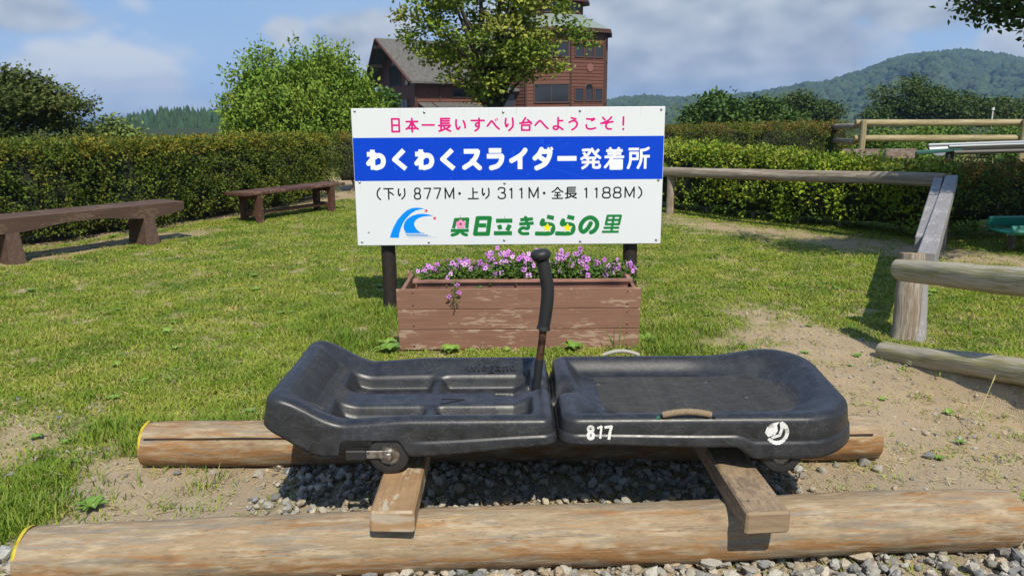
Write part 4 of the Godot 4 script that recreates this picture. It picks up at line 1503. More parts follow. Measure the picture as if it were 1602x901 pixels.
func make_logs() -> void:
	var yellow := mat(Color.WHITE, 0.8)
	yellow.albedo_texture = end_tex(true)
	M.end = mat(Color.WHITE, 0.9)
	M.end.albedo_texture = end_tex(false)
	var bump := normal_tex(512, 0.02, 51, 6.0, 5)
	var m1 := mat(Color.WHITE, 0.82)
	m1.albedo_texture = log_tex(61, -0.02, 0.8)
	m1.normal_enabled = true
	m1.normal_texture = bump
	m1.normal_scale = 0.5
	var m2 := mat(Color.WHITE, 0.82)
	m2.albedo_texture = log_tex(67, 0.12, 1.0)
	m2.normal_enabled = true
	m2.normal_texture = bump
	m2.normal_scale = 0.5
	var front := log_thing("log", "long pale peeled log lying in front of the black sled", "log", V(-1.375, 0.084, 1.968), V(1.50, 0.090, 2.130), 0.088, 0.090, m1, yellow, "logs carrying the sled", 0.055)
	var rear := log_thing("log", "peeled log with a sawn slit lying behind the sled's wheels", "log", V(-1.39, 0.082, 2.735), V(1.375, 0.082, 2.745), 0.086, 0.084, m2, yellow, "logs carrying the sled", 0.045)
	# yellow paint daubed round the left-hand ends
	var paint := mat(lin(0.60, 0.46, 0.02), 0.7)
	paint.albedo_texture = noise_tex(128, 0.04, [[0.0, Color(0.5, 0.4, 0.3)], [0.45, grey(0.9)], [1.0, grey(1.0)]], 71)
	for e in [[V(-1.375, 0.084, 1.968), V(-1.365, 0.084, 1.9686), 0.0865], [V(-1.39, 0.082, 2.735), V(-1.38, 0.082, 2.735), 0.0845]]:
		var host: Node3D = front if e[2] > 0.086 else rear
		var ps0 := []
		for q in 4:
			ps0.append((e[0] as Vector3).lerp(e[1], q / 3.0) - host.position)
		part("paint_edge", tube_mesh(ps0, [e[2] * 0.985, e[2] * 1.0, e[2] * 1.0, e[2] * 0.98], 28, 0.06, false, 4.0), paint, host)
	# the drying slit along its upper front
	var slit := st_new()
	var ps := []
	var rr := []
	for i in 30:
		var f := i / 29.0
		ps.append(Vector3(-1.36 + 2.70 * f, 0.131 + 0.003 * nz.get_noise_1d(f * 90.0), 0.0745 + 0.002 * nz.get_noise_1d(f * 60.0 + 40.0)))
		rr.append(0.0042 + 0.0016 * nz.get_noise_1d(f * 130.0))
	tube(slit, ps, rr, 6)
	part("crack", done(slit), mat(lin(0.03, 0.02, 0.014), 0.95), rear)
	# two squared planks laid across, carrying the wheels
	var wt := mat(Color.WHITE, 0.85)
	wt.albedo_texture = wood_tex(81, Color(0.26, 0.155, 0.073), Color(0.33, 0.205, 0.10), Color(0.40, 0.33, 0.24), -0.02)
	wt.normal_enabled = true
	wt.normal_texture = bump
	wt.normal_scale = 0.4
	var wt2 := mat(Color.WHITE, 0.88)
	wt2.albedo_texture = wood_tex(85, Color(0.23, 0.16, 0.095), Color(0.31, 0.225, 0.14), Color(0.19, 0.135, 0.085), 0.1)
	wt2.normal_enabled = true
	wt2.normal_texture = bump
	wt2.normal_scale = 0.6
	var nail := mat(lin(0.15, 0.13, 0.12), 0.5, 0.7)
	var info = [["short sawn plank across both logs under the sled's left wheel", -0.333, 1.925, -0.338, 2.80, wt], ["weathered grey-brown plank across both logs near the white emblem", 0.694, 1.905, 0.668, 2.80, wt2]]
	for e in info:
		var a := V(e[1], 0.2, e[2])
		var b := V(e[3], 0.2, e[4])
		var t := thing("plank", e[0], "plank", Vector3((a.x + b.x) * 0.5, 0.172, (a.z + b.z) * 0.5), "planks laid across the logs")
		var xf := along(a, b)
		xf.origin = Vector3(0, 0.033, 0)
		var st := st_new()
		bev_box(st, Vector3((b - a).length(), 0.063, 0.122), 0.006, xf, 0.006)
		part("board", done(st), e[5], t)
		for q in [[0.06, 0.035], [0.07, -0.035], [0.09, 0.0]]:
			var s := st_new()
			lathe(s, [Vector2(0, 0), Vector2(0, 0.0045), Vector2(0.0015, 0.004), Vector2(0.002, 0)], 8, Transform3D(Basis(Vector3(0, 1, 0), Vector3(1, 0, 0), Vector3(0, 0, 1)), xf * Vector3(-(b - a).length() * 0.5 + q[0], 0.0312, q[1])))
			part("nail", done(s), nail, t)

# ---------------------------------------------------------------- flower box
func make_planter() -> void:
	var t := thing("wooden_planter", "long brown plank flower box with peeling paint below the sign", "planter", V(0.037, 0, 4.41))
	var tones := []
	for k in 3:
		var m := mat(Color.WHITE, 0.8)
		m.albedo_texture = wood_tex(110 + k * 7, Color(0.19, 0.092, 0.06), Color(0.245, 0.13, 0.088), Color(0.345, 0.24, 0.17), [-0.13, -0.10, -0.02][k])
		m.uv1_scale = Vector3(0.7, 1.2, 1)
		m.uv1_offset = Vector3(0.13 * k, 0.37 * k, 0)
		tones.append(m)
	var hole := mat(lin(0.03, 0.02, 0.015), 0.9)
	for k in 3:
		var yy: float = 0.298 - 0.1165 * k
		for side in [1.0, -1.0]:
			var ln := 1.352 - 0.006 * k if side > 0.0 else 1.36
			var b := part("plank", box_mesh(Vector3(ln, 0.1125, 0.022), 0.002, 0.003), tones[k], t, Vector3(0.0, yy, side * 0.255))
			if side > 0.0:
				for x in [-0.585, 0.60]:
					for y in [0.035, -0.036]:
						var s := st_new()
						lathe(s, [Vector2(0, 0), Vector2(0, 0.0048), Vector2(0.0012, 0.0045), Vector2(0.0014, 0)], 8, Transform3D(Basis(Vector3(0, 0, 1), Vector3(1, 0, 0), Vector3(0, 1, 0)), Vector3(x, y, 0.0108)))
						part("screw", done(s), hole, b)
		for side in [1.0, -1.0]:
			var b := part("plank", box_mesh(Vector3(0.486, 0.1145, 0.022), 0.0025, 0.002), tones[k], t, Vector3(side * 0.64, yy, 0))
			b.rotation.y = PI / 2
	for x in [-0.60, 0.60]:
		for z in [-0.215, 0.215]:
			part("corner_block", box_mesh(Vector3(0.055, 0.33, 0.055), 0.003), tones[1], t, Vector3(x, 0.175, z))
	# clay-coloured trough set inside, and its soil
	var tr := thing("planting_trough", "pinkish clay-coloured trough set inside the wooden flower box", "trough", V(0.06, 0, 4.40))
	var clay := mat(lin(0.37, 0.185, 0.135), 0.75)
	clay.albedo_texture = noise_tex(256, 0.015, [[0.0, grey(0.72)], [0.6, grey(0.95)], [1.0, grey(1.0)]], 121, 5)
	clay.uv1_triplanar = true
	var prof = [[0.40, 0.10, 0.06], [0.585, 0.175, 0.335], [0.595, 0.185, 0.372], [0.612, 0.200, 0.378], [0.612, 0.200, 0.392], [0.585, 0.176, 0.392], [0.570, 0.165, 0.34]]
	var st := st_new()
	st.set_smooth_group(-1)
	for i in prof.size() - 1:
		var a = prof[i]
		var b = prof[i + 1]
		var pa = [Vector3(-a[0], a[2], a[1]), Vector3(a[0], a[2], a[1]), Vector3(a[0], a[2], -a[1]), Vector3(-a[0], a[2], -a[1])]
		var pb = [Vector3(-b[0], b[2], b[1]), Vector3(b[0], b[2], b[1]), Vector3(b[0], b[2], -b[1]), Vector3(-b[0], b[2], -b[1])]
		for k in 4:
			quad(st, pa[k], pb[k], pb[(k + 1) % 4], pa[(k + 1) % 4])
	quad(st, Vector3(-0.4, 0.06, 0.10), Vector3(0.4, 0.06, 0.10), Vector3(0.4, 0.06, -0.10), Vector3(-0.4, 0.06, -0.10))
	part("tub", done(st), clay, tr)
	var so := st_new()
	for i in 24:
		for j in 6:
			var f := func(ii: int, jj: int) -> Vector3:
				var x := -0.572 + 1.144 * ii / 24.0
				var z := -0.167 + 0.334 * jj / 6.0
				return Vector3(x, 0.358 + 0.012 * nz.get_noise_2d(x * 200.0, z * 200.0), z)
			quad(so, f.call(i, j), f.call(i, j + 1), f.call(i + 1, j + 1), f.call(i + 1, j))
	part("soil", done(so), mat(lin(0.06, 0.04, 0.028), 1.0), tr)
	make_flowers()

func blossom_mesh(seed_: int) -> ArrayMesh:
	var r := RandomNumberGenerator.new()
	r.seed = seed_
	var st := st_new()
	st.set_smooth_group(-1)
	# tube behind, five rounded lobes in front, looking along +z
	for k in 5:
		var a := TAUf * (k + 0.5) / 5.0 + r.randf_range(-0.08, 0.08)
		var dir := Vector3(cos(a), sin(a), 0)
		var sd := Vector3(-sin(a), cos(a), 0)
		var l := 0.0135 * r.randf_range(0.85, 1.15)
		var p = [Vector3(0, 0, -0.003), dir * l * 0.5 + sd * 0.0058, dir * l * 0.95 + sd * 0.0048 + Vector3(0, 0, -0.002), dir * l * 1.08 + Vector3(0, 0, -0.003), dir * l * 0.95 - sd * 0.0048 + Vector3(0, 0, -0.002), dir * l * 0.5 - sd * 0.0058]
		for i in range(1, 5):
			for q in [p[0], p[i], p[i + 1]]:
				st.add_vertex(q)
	for k in 6:
		var a := TAUf * k / 6.0
		var b := TAUf * (k + 1) / 6.0
		quad(st, Vector3(cos(a) * 0.005, sin(a) * 0.005, -0.002), Vector3(cos(b) * 0.005, sin(b) * 0.005, -0.002), Vector3(cos(b) * 0.0025, sin(b) * 0.0025 - 0.004, -0.018), Vector3(cos(a) * 0.0025, sin(a) * 0.0025 - 0.004, -0.018))
	return done(st)

func make_flowers() -> void:
	var r := RandomNumberGenerator.new()
	r.seed = 19
	var lm := leaf_mat(0.4)
	var bm := []
	for c in [Color(0.62, 0.30, 0.66), Color(0.58, 0.22, 0.62), Color(0.70, 0.42, 0.74), Color(0.50, 0.15, 0.52)]:
		var m := mat(c.linear_to_srgb(), 0.6)
		m.backlight_enabled = true
		m.backlight = Color(0.3, 0.18, 0.3)
		m.cull_mode = BaseMaterial3D.CULL_DISABLED
		bm.append(m)
	var throat := mat(lin(0.16, 0.02, 0.20), 0.6)
	var ms := [blossom_mesh(1), blossom_mesh(2), blossom_mesh(3)]
	var tst := st_new()
	lathe(tst, [Vector2(-0.001, 0.0), Vector2(-0.001, 0.0036), Vector2(-0.004, 0.003)], 6, Transform3D(Basis(Vector3(0, 0, 1), Vector3(1, 0, 0), Vector3(0, 1, 0)), Vector3.ZERO))
	var tm := done(tst)
	var leaves := [leaf_cluster(9, 0.035, 0.028, 0.016, 301, 0.8), leaf_cluster(9, 0.035, 0.026, 0.017, 302, 0.8)]
	var places = [["leftmost", -0.44, 4.37, 0.05], ["second from the left", -0.31, 4.42, 0.07], ["third from the left", -0.19, 4.36, 0.11], ["fourth from the left", -0.07, 4.43, 0.12], ["middle", 0.05, 4.36, 0.115], ["just left of the brake lever's grip", 0.16, 4.42, 0.11], ["behind the brake lever's grip", 0.28, 4.37, 0.12], ["third from the right", 0.39, 4.43, 0.115], ["second from the right", 0.50, 4.36, 0.075], ["rightmost", 0.60, 4.40, 0.06]]
	for e in places:
		var t := thing("flowering_plant", "pink-violet flowering plant in the flower box, %s" % e[0], "flower", V(e[1], 0.355, e[2]), "pink flowers in the box")
		var xf := [[], []]
		var cs := [[], []]
		for i in 95:
			var p := Vector3(r.randfn() * 0.055, 0, r.randfn() * 0.065)
			p.x = clampf(p.x, -0.1, 0.1)
			p.z = clampf(p.z, -0.12, 0.125)
			p.y = r.randf() * (0.045 + e[3] * 0.45)
			var k := r.randi() % 2
			xf[k].append(Transform3D(rot_any(r, 0.8), p))
			cs[k].append(jitter(Color(0.085, 0.15, 0.025), r, 0.35))
		for k in 2:
			copies("foliage", leaves[k], lm, xf[k], cs[k], t)
		var stems := st_new()
		for i in 20:
			var p := Vector3(clampf(r.randfn() * 0.06, -0.11, 0.11), 0, clampf(r.randfn() * 0.06, -0.10, 0.14))
			p.y = 0.03 + e[3] * (0.2 + 1.1 * r.randf()) * (1.0 - 0.4 * absf(p.x) / 0.11)
			tube(stems, [Vector3(p.x * 0.4, 0.0, p.z * 0.4), Vector3(p.x * 0.85, p.y * 0.6, p.z * 0.9), p + Vector3(0, 0, -0.012)], [0.0016, 0.0014, 0.001], 4)
			var b := part("blossom", ms[r.randi() % 3], bm[[0, 0, 1, 1, 2, 3][r.randi() % 6]], t, p)
			b.rotation = Vector3(r.randf_range(-0.5, 0.35), r.randf_range(-0.9, 0.9), r.randf() * 6.0)
			b.scale = Vector3.ONE * r.randf_range(0.85, 1.35)
			part("throat", tm, throat, b)
		part("stems", done(stems), mat(lin(0.10, 0.15, 0.04), 0.7), t)
	# the sprig hanging over the front board
	var t := thing("flowering_plant", "loose flowering sprig hanging over the front of the flower box", "flower", V(-0.315, 0.36, 4.20), "pink flowers in the box")
	var st := st_new()
	var path := spline([Vector3(0.01, 0.02, 0.0), Vector3(0.0, 0.03, 0.045), Vector3(-0.005, -0.01, 0.075), Vector3(0.0, -0.06, 0.085), Vector3(0.005, -0.095, 0.08)], 5)
	tube(st, path, fill_array(path.size(), 0.0016), 5)
	part("stems", done(st), mat(lin(0.12, 0.15, 0.04), 0.7), t)
	var xf := []
	var cs := []
	for i in 7:
		xf.append(Transform3D(rot_any(r, 0.9).scaled(Vector3.ONE * 0.55), path[4 + i * 2] + Vector3(r.randf_range(-0.012, 0.012), 0, 0.004)))
		cs.append(jitter(Color(0.085, 0.13, 0.025), r, 0.3))
	copies("foliage", leaves[0], lm, xf, cs, t)
	for p in [Vector3(0.025, -0.02, 0.085), Vector3(-0.03, -0.04, 0.09), Vector3(0.015, 0.02, 0.07)]:
		var b := part("blossom", ms[0], bm[1], t, p)
		b.rotation = Vector3(0.2, r.randf_range(-0.5, 0.5), 1.0)
		part("throat", tm, throat, b)

# ---------------------------------------------------------------- benches
func make_benches() -> void:
	var m := mat(Color.WHITE, 0.7)
	m.albedo_texture = wood_tex(141, Color(0.075, 0.042, 0.029), Color(0.098, 0.057, 0.04), Color(0.15, 0.10, 0.07), -0.06)
	# bench of one thick slab on two slab legs
	var a := Vector3(-5.10, 0, -5.95)
	var b := Vector3(-3.44, 0, -8.12)
	var ax := (b - a).normalized()
	var back := Vector3(ax.z, 0, -ax.x)
	if back.x > 0.0:
		back = -back
	var t := thing("bench", "heavy brown slab bench on two thick legs before the left hedge", "bench", (a + b) * 0.5 + back * 0.17, "brown wooden benches on the lawn")
	var st := st_new()
	var L := (b - a).length()
	# seat: top flat, underside arched between the legs
	var n := 28
	st.set_smooth_group(-1)
	var sec := func(i: int) -> Array:
		var f := float(i) / n
		var s := -L * 0.5 + L * f
		var th := 0.10 + 0.045 * sst(0.3, 0.03, absf(fposmod(f, 1.0) - 0.62) if false else minf(absf(f - 0.40), absf(f - 0.86)) * 1.6)
		if f > 0.97:
			th *= 0.8
		var top := 0.425 + (-0.012 if f > 0.985 else 0.0)
		var c := ax * s
		return [c - back * 0.165 + Vector3(0, top - 0.01, 0), c - back * 0.155 + Vector3(0, top, 0), c + back * 0.165 + Vector3(0, top, 0), c + back * 0.175 + Vector3(0, top - th, 0), c - back * 0.155 + Vector3(0, top - th, 0)]
	for i in n:
		var p: Array = sec.call(i)
		var q: Array = sec.call(i + 1)
		for k in 5:
			var k2 := (k + 1) % 5
			quad(st, p[k], p[k2], q[k2], q[k], [Vector2(i * 0.07, k * 0.13), Vector2(i * 0.07, k * 0.13 + 0.13), Vector2(i * 0.07 + 0.07, k * 0.13 + 0.13), Vector2(i * 0.07 + 0.07, k * 0.13)])
	for i in [0, n]:
		var p: Array = sec.call(i)
		for k in [1, 2, 3]:
			for v in [p[0], p[k], p[k + 1]]:
				st.add_vertex(v)
	part("seat", done(st), m, t)
	for f in [0.40, 0.86]:
		var lst := st_new()
		var c = ax * (-L * 0.5 + L * f)
		lst.set_smooth_group(-1)
		var ring := func(y: float, w: float, th: float) -> Array:
			return [c + Vector3(0, y, 0) - back * w - ax * th, c + Vector3(0, y, 0) - back * w + ax * th, c + Vector3(0, y, 0) + back * w + ax * th, c + Vector3(0, y, 0) + back * w - ax * th]
		var r0: Array = ring.call(-0.03, 0.185, 0.075)
		var r1: Array = ring.call(0.16, 0.165, 0.062)
		var r2: Array = ring.call(0.345, 0.150, 0.05)
		for pr in [[r0, r1], [r1, r2]]:
			for k in 4:
				quad(lst, pr[0][k], pr[1][k], pr[1][(k + 1) % 4], pr[0][(k + 1) % 4])
		part("leg", done(lst), m, t)
	# plank bench with square legs and stretchers
	var m2 := mat(Color.WHITE, 0.65)
	m2.albedo_texture = wood_tex(147, Color(0.065, 0.027, 0.017), Color(0.09, 0.038, 0.025), Color(0.2, 0.12, 0.08), -0.05)
	var p0 := Vector3(-3.24, 0, -9.45)
	var p1 := Vector3(-2.52, 0, -10.60)
	ax = (p1 - p0).normalized()
	back = Vector3(ax.z, 0, -ax.x)
	if back.x > 0.0:
		back = -back
	t = thing("bench", "dark brown plank bench with square legs beside the hedge end", "bench", (p0 + p1) * 0.5, "brown wooden benches on the lawn")
	L = (p1 - p0).length()
	var bs := Basis(ax, Vector3.UP, ax.cross(Vector3.UP))
	for k in 3:
		st = st_new()
		bev_box(st, Vector3(L + 0.34, 0.038, 0.118), 0.004, Transform3D(bs, Vector3(0, 0.362, 0) + back * (0.122 * (k - 1))))
		part("seat_board", done(st), m2, t)
	for s in [-1.0, 1.0]:
		for w in [-0.14, 0.14]:
			st = st_new()
			bev_box(st, Vector3(0.075, 0.375, 0.075), 0.004, Transform3D(bs, ax * s * L * 0.45 + back * w + Vector3(0, 0.155, 0)))
			part("leg", done(st), m2, t)
		for y in [0.31, 0.10]:
			st = st_new()
			bev_box(st, Vector3(0.05, 0.06, 0.2), 0.003, Transform3D(bs, ax * s * L * 0.45 + Vector3(0, y, 0)))
			part("cross_rail", done(st), m2, t)
	st = st_new()
	bev_box(st, Vector3(L * 0.86, 0.045, 0.06), 0.003, Transform3D(bs, Vector3(0, 0.102, 0)))
	part("stretcher", done(st), m2, t)

# ---------------------------------------------------------------- fences
func make_fences() -> void:
	var gm := mat(Color.WHITE, 0.85)
	gm.albedo_texture = wood_tex(151, Color(0.165, 0.125, 0.085), Color(0.25, 0.20, 0.145), Color(0.34, 0.30, 0.24), 0.08)
	var pale := mat(Color.WHITE, 0.85)
	pale.albedo_texture = wood_tex(153, Color(0.30, 0.265, 0.19), Color(0.42, 0.38, 0.30), Color(0.24, 0.22, 0.10), 0.12)
	var boardm := mat(Color.WHITE, 0.85)
	boardm.albedo_texture = wood_tex(157, Color(0.20, 0.19, 0.19), Color(0.26, 0.25, 0.25), Color(0.33, 0.31, 0.30), -0.08)
	var t := thing("rail_fence", "weathered log corner fence in front of the right hedge of logs and split boards", "fence", V(2.27, 0, 4.29))
	var o := t.position
	log_part(t, "rail", V(1.80, 0.520, 10.35) - o, V(4.03, 0.660, 7.22) - o, 0.058, 0.066, gm, M.end, 0.06)
	log_part(t, "post", V(2.06, -0.05, 10.02) - o, V(2.06, 0.48, 10.02) - o, 0.052, 0.05, gm, M.end, 0.05)
	log_part(t, "post", V(4.06, -0.05, 7.24) - o, V(4.06, 0.70, 7.24) - o, 0.06, 0.058, gm, M.end, 0.05)
	log_part(t, "post", V(2.272, -0.05, 4.30) - o, V(2.30, 0.497, 4.36) - o, 0.072, 0.068, gm, M.end, 0.05)
	log_part(t, "rail", V(2.12, 0.450, 4.13) - o, V(2.275, 0.585, 3.12) - o, 0.062, 0.069, pale, M.end, 0.05, 0.9)
	log_part(t, "post", V(2.40, 0.0, 3.16) - o, V(2.385, 0.62, 3.18) - o, 0.066, 0.064, gm, M.end, 0.05)
	# split side rail: a long board and a shorter one beside it
	var st := st_new()
	bev_box(st, Vector3(3.34, 0.11, 0.10), 0.006, along(V(4.08, 0.645, 7.20) - o, V(2.415, 0.445, 4.42) - o), 0.006)
	part("side_board", done(st), boardm, t)
	st = st_new()
	bev_box(st, Vector3(2.7, 0.10, 0.08), 0.006, along(V(3.965, 0.63, 7.22) - o, V(2.64, 0.46, 4.92) - o), 0.01)
	part("side_board", done(st), boardm, t)
	st = st_new()
	bev_box(st, Vector3(0.50, 0.030, 0.06), 0.004, along(V(2.335, -0.02, 4.245) - o, V(2.385, 0.46, 4.40) - o, Vector3(0, 0, 1)), 0.004)
	part("prop_board", done(st), boardm, t)
	log_thing("edging_log", "pale weathered log lying on the ground below the corner fence's near post", "log", V(2.01, 0.020, 4.0), V(2.295, 0.22, 3.0), 0.056, 0.060, pale, M.end, "", 0.09)
	# two-rail fence in the distance
	var fm := mat(Color.WHITE, 0.85)
	fm.albedo_texture = wood_tex(161, Color(0.30, 0.245, 0.135), Color(0.40, 0.335, 0.20), Color(0.22, 0.18, 0.09), 0.1)
	t = thing("rail_fence", "distant two-rail log fence standing above the slide track", "fence", V(6.2, 0, 14.0))
	o = t.position
	for x in [6.21, 9.05, 11.9]:
		log_part(t, "post", V(x, -0.05, 13.88) - o, V(x, 1.12, 13.88) - o, 0.055, 0.05, fm, M.end, 0.04)
	for y in [1.065, 0.795]:
		log_part(t, "rail", V(6.10, y + 0.01, 13.98) - o, V(12.3, y - 0.02, 13.98) - o, 0.056, 0.06, fm, M.end, 0.05)
		log_part(t, "rail", V(6.15, y - 0.05, 14.05) - o, V(6.6, y - 0.12, 17.2) - o, 0.05, 0.05, gm, M.end, 0.05)

# ---------------------------------------------------------------- slide track at the right
func make_slide() -> void:
	var wood := mat(Color.WHITE, 0.8)
	wood.albedo_texture = wood_tex(171, Color(0.16, 0.11, 0.09), Color(0.21, 0.155, 0.13), Color(0.28, 0.24, 0.2), 0.0)
	var dark := mat(lin(0.03, 0.028, 0.03), 0.7)
	var green := mat(lin(0.03, 0.10, 0.085), 0.45)
	var steel := mat(lin(0.42, 0.43, 0.43), 0.38, 0.8)
	var t := thing("slide_track", "slide track end with wooden side board, green plate and grey metal trough", "track", V(5.6, 0, 10.6))
	var o := t.position
	for e in [[4.44, 4.93], [5.02, 5.42]]:
		var st := st_new()
		bev_box(st, Vector3(e[1] - e[0], 0.125, 0.05), 0.005, Transform3D(Basis.IDENTITY, V((e[0] + e[1]) * 0.5, 0.725, 10.5) - o))
		part("side_board", done(st), wood, t)
	for x in [4.975, 5.9, 7.1]:
		var st := st_new()
		bev_box(st, Vector3(0.08, 0.80, 0.08), 0.004, Transform3D(Basis.IDENTITY, V(x, 0.36, 10.52) - o))
		part("support_post", done(st), dark, t)
	var st := st_new()
	bev_box(st, Vector3(0.62, 0.045, 0.10), 0.008, along(V(5.43, 0.735, 10.5) - o, V(6.02, 0.775, 10.5) - o))
	part("green_plate", done(st), green, t)
	# curved metal trough
	st = st_new()
	st.set_smooth_group(0)
	var prof := []
	for k in 13:
		var a := PI * k / 12.0
		prof.append(Vector2(0.26 * cos(a), -0.12 * sin(a)))
	for i in 16:
		for k in 12:
			var f := func(ii: int, kk: int) -> Vector3:
				var x := 5.86 + 2.6 * ii / 16.0
				var y := 0.80 + 0.028 * ii / 16.0 * 2.6
				return V(x, y + prof[kk].y, 10.72 + prof[kk].x) - o
			quad(st, f.call(i, k), f.call(i, k + 1), f.call(i + 1, k + 1), f.call(i + 1, k))
	part("trough", done(st), steel, t)
	for w in [-0.26, 0.26]:
		part("edge_rail", tube_mesh([V(5.84, 0.812, 10.72 + w) - o, V(8.5, 0.885, 10.72 + w) - o], [0.022, 0.022], 8), steel, t)
	part("side_rail", tube_mesh([V(5.9, 0.735, 10.44) - o, V(8.5, 0.79, 10.44) - o], [0.03, 0.03], 8), mat(lin(0.12, 0.11, 0.10), 0.5, 0.5), t)
	# green trough section lying low among the shrubs
	t = thing("green_trough", "green plastic trough section on a wooden block at the right edge", "trough", V(4.95, 0, 6.95))
	var gm := mat(lin(0.02, 0.19, 0.13), 0.45)
	for e in [["side", 0.075, 0.03, -0.5, 0.235, 0.05], ["bed", 0.02, 0.36, 0.0, 0.195, -0.13], ["side", 0.10, 0.03, 0.4, 0.265, -0.32]]:
		st = st_new()
		bev_box(st, Vector3(2.2, e[1], e[2]), 0.006, Transform3D(Basis(Vector3.RIGHT, e[3]), Vector3(0.66, e[4], e[5])))
		part(e[0], done(st), gm, t)
	for x in [-0.22, 0.5, 1.3]:
		st = st_new()
		bev_box(st, Vector3(0.05, 0.22, 0.05), 0.004, Transform3D(Basis.IDENTITY, Vector3(x, 0.08, 0.0)))
		part("leg", done(st), wood, t)
		st = st_new()
		bev_box(st, Vector3(0.05, 0.22, 0.05), 0.004, Transform3D(Basis.IDENTITY, Vector3(x, 0.08, -0.27)))
		part("leg", done(st), wood, t)

# ---------------------------------------------------------------- hedges
func hedge(label: String, path: Array, thick: float, h0: float, h1: float, per_m2: float, cols: Array, bare: float, seed_: int, leafs: Array, tips: Color, lm: Material) -> void:
	var r := RandomNumberGenerator.new()
	r.seed = seed_
	var c0 := Vector3.ZERO
	for p in path:
		c0 += V(p[0], 0, p[1]) / path.size()
	var t := thing("hedge", label, "hedge", c0, "clipped hedges")
	# lengths
	var pts := []
	for p in path:
		pts.append(Vector2(p[0], p[1]))
	var sp := spline(pts, 8)
	var cum := [0.0]
	for i in range(1, sp.size()):
		cum.append(cum[i - 1] + (sp[i] - sp[i - 1]).length())
	var L: float = cum[cum.size() - 1]
	var at := func(s: float) -> Array:
		var i := 0
		while i < cum.size() - 2 and cum[i + 1] < s:
			i += 1
		var f: float = clampf((s - cum[i]) / maxf(cum[i + 1] - cum[i], 0.001), 0.0, 1.0)
		var tg: Vector2 = (sp[i + 1] - sp[i]).normalized()
		return [sp[i].lerp(sp[i + 1], f), Vector2(-tg.y, tg.x)]     # point on the front, direction into the hedge
	var bump := func(s: float, y: float) -> float:
		return 0.075 * nz.get_noise_3d(s * 14.0, y * 18.0, seed_ * 3.0) + 0.035 * nz.get_noise_3d(s * 45.0, y * 45.0, seed_ * 7.0)
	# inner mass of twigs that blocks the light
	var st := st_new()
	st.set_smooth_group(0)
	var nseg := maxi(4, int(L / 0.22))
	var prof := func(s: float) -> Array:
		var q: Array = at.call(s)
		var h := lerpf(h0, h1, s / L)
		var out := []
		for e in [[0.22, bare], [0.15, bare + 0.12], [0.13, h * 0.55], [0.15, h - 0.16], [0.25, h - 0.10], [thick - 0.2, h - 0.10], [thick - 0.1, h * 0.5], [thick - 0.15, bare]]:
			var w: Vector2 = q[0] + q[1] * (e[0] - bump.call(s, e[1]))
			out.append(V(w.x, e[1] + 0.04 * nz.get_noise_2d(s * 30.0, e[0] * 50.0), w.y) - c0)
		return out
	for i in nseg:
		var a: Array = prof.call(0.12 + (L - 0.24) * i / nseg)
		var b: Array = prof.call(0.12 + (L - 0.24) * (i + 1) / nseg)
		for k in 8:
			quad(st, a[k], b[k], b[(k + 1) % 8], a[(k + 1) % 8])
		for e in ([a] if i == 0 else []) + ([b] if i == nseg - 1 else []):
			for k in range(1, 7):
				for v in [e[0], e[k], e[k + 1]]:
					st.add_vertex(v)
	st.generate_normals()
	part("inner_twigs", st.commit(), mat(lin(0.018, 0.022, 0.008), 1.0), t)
	# leaves
	var xf := [[], []]
	var cs := [[], []]
	var hm := (h0 + h1) * 0.5
	var faces = [[L * (hm - bare), 0], [L * thick, 1], [L * (hm - bare) * 0.5, 2], [thick * (hm - bare), 3], [thick * (hm - bare), 4]]
	for fc in faces:
		var n := int(fc[0] * per_m2)
		for i in n:
			var s := r.randf() * L
			if fc[1] == 3:
				s = r.randf() * 0.12
			elif fc[1] == 4:
				s = L - r.randf() * 0.12
			var q: Array = at.call(s)
			var h := lerpf(h0, h1, s / L)
			var y := 0.0
			var e := 0.0
			var deep := absf(r.randfn()) * 0.07
			if fc[1] == 0:
				y = bare + pow(r.randf(), 0.9) * (h - bare)
				e = deep
			elif fc[1] == 1:
				e = r.randf() * thick
				y = h - deep * 0.7
			elif fc[1] == 2:
				y = bare + r.randf() * (h - bare)
				e = thick - deep
			else:
				e = r.randf() * thick
				y = bare + r.randf() * (h - bare)
			# rounded shoulders
			var up := sst(h - 0.16, h, y)
			if e < 0.16:
				e += up * up * 0.10 * (1.0 - e / 0.16)
			# gaps in the face where the dark inside shows
			var gap := nz2.get_noise_3d(s * 34.0, y * 40.0, e * 20.0 + seed_)
			if gap > 0.12 and r.randf() < 0.85 and fc[1] != 1:
				continue
			if y < bare + 0.14 and r.randf() < 0.45:
				continue
			e -= bump.call(s, y)
			y += 0.05 * nz.get_noise_2d(s * 20.0 + 100.0, e * 20.0) if fc[1] == 1 else 0.0
			var w: Vector2 = q[0] + q[1] * e
			var c: Color = cols[r.randi() % cols.size()]
			# reddish-brown new tips grow on the clipped top
			if y > h - 0.13 and r.randf() < 0.5 and nz2.get_noise_2d(s * 9.0, seed_ * 11.0) > -0.15:
				c = tips
			c = jitter(c, r, 0.28)
			var k := r.randi() % 2
			xf[k].append(Transform3D(rot_any(r, 1.2).scaled(Vector3.ONE * r.randf_range(0.75, 1.25)), V(w.x, y, w.y) - c0))
			cs[k].append(c)
	for k in 2:
		copies("foliage", leafs[k], lm, xf[k], cs[k], t)
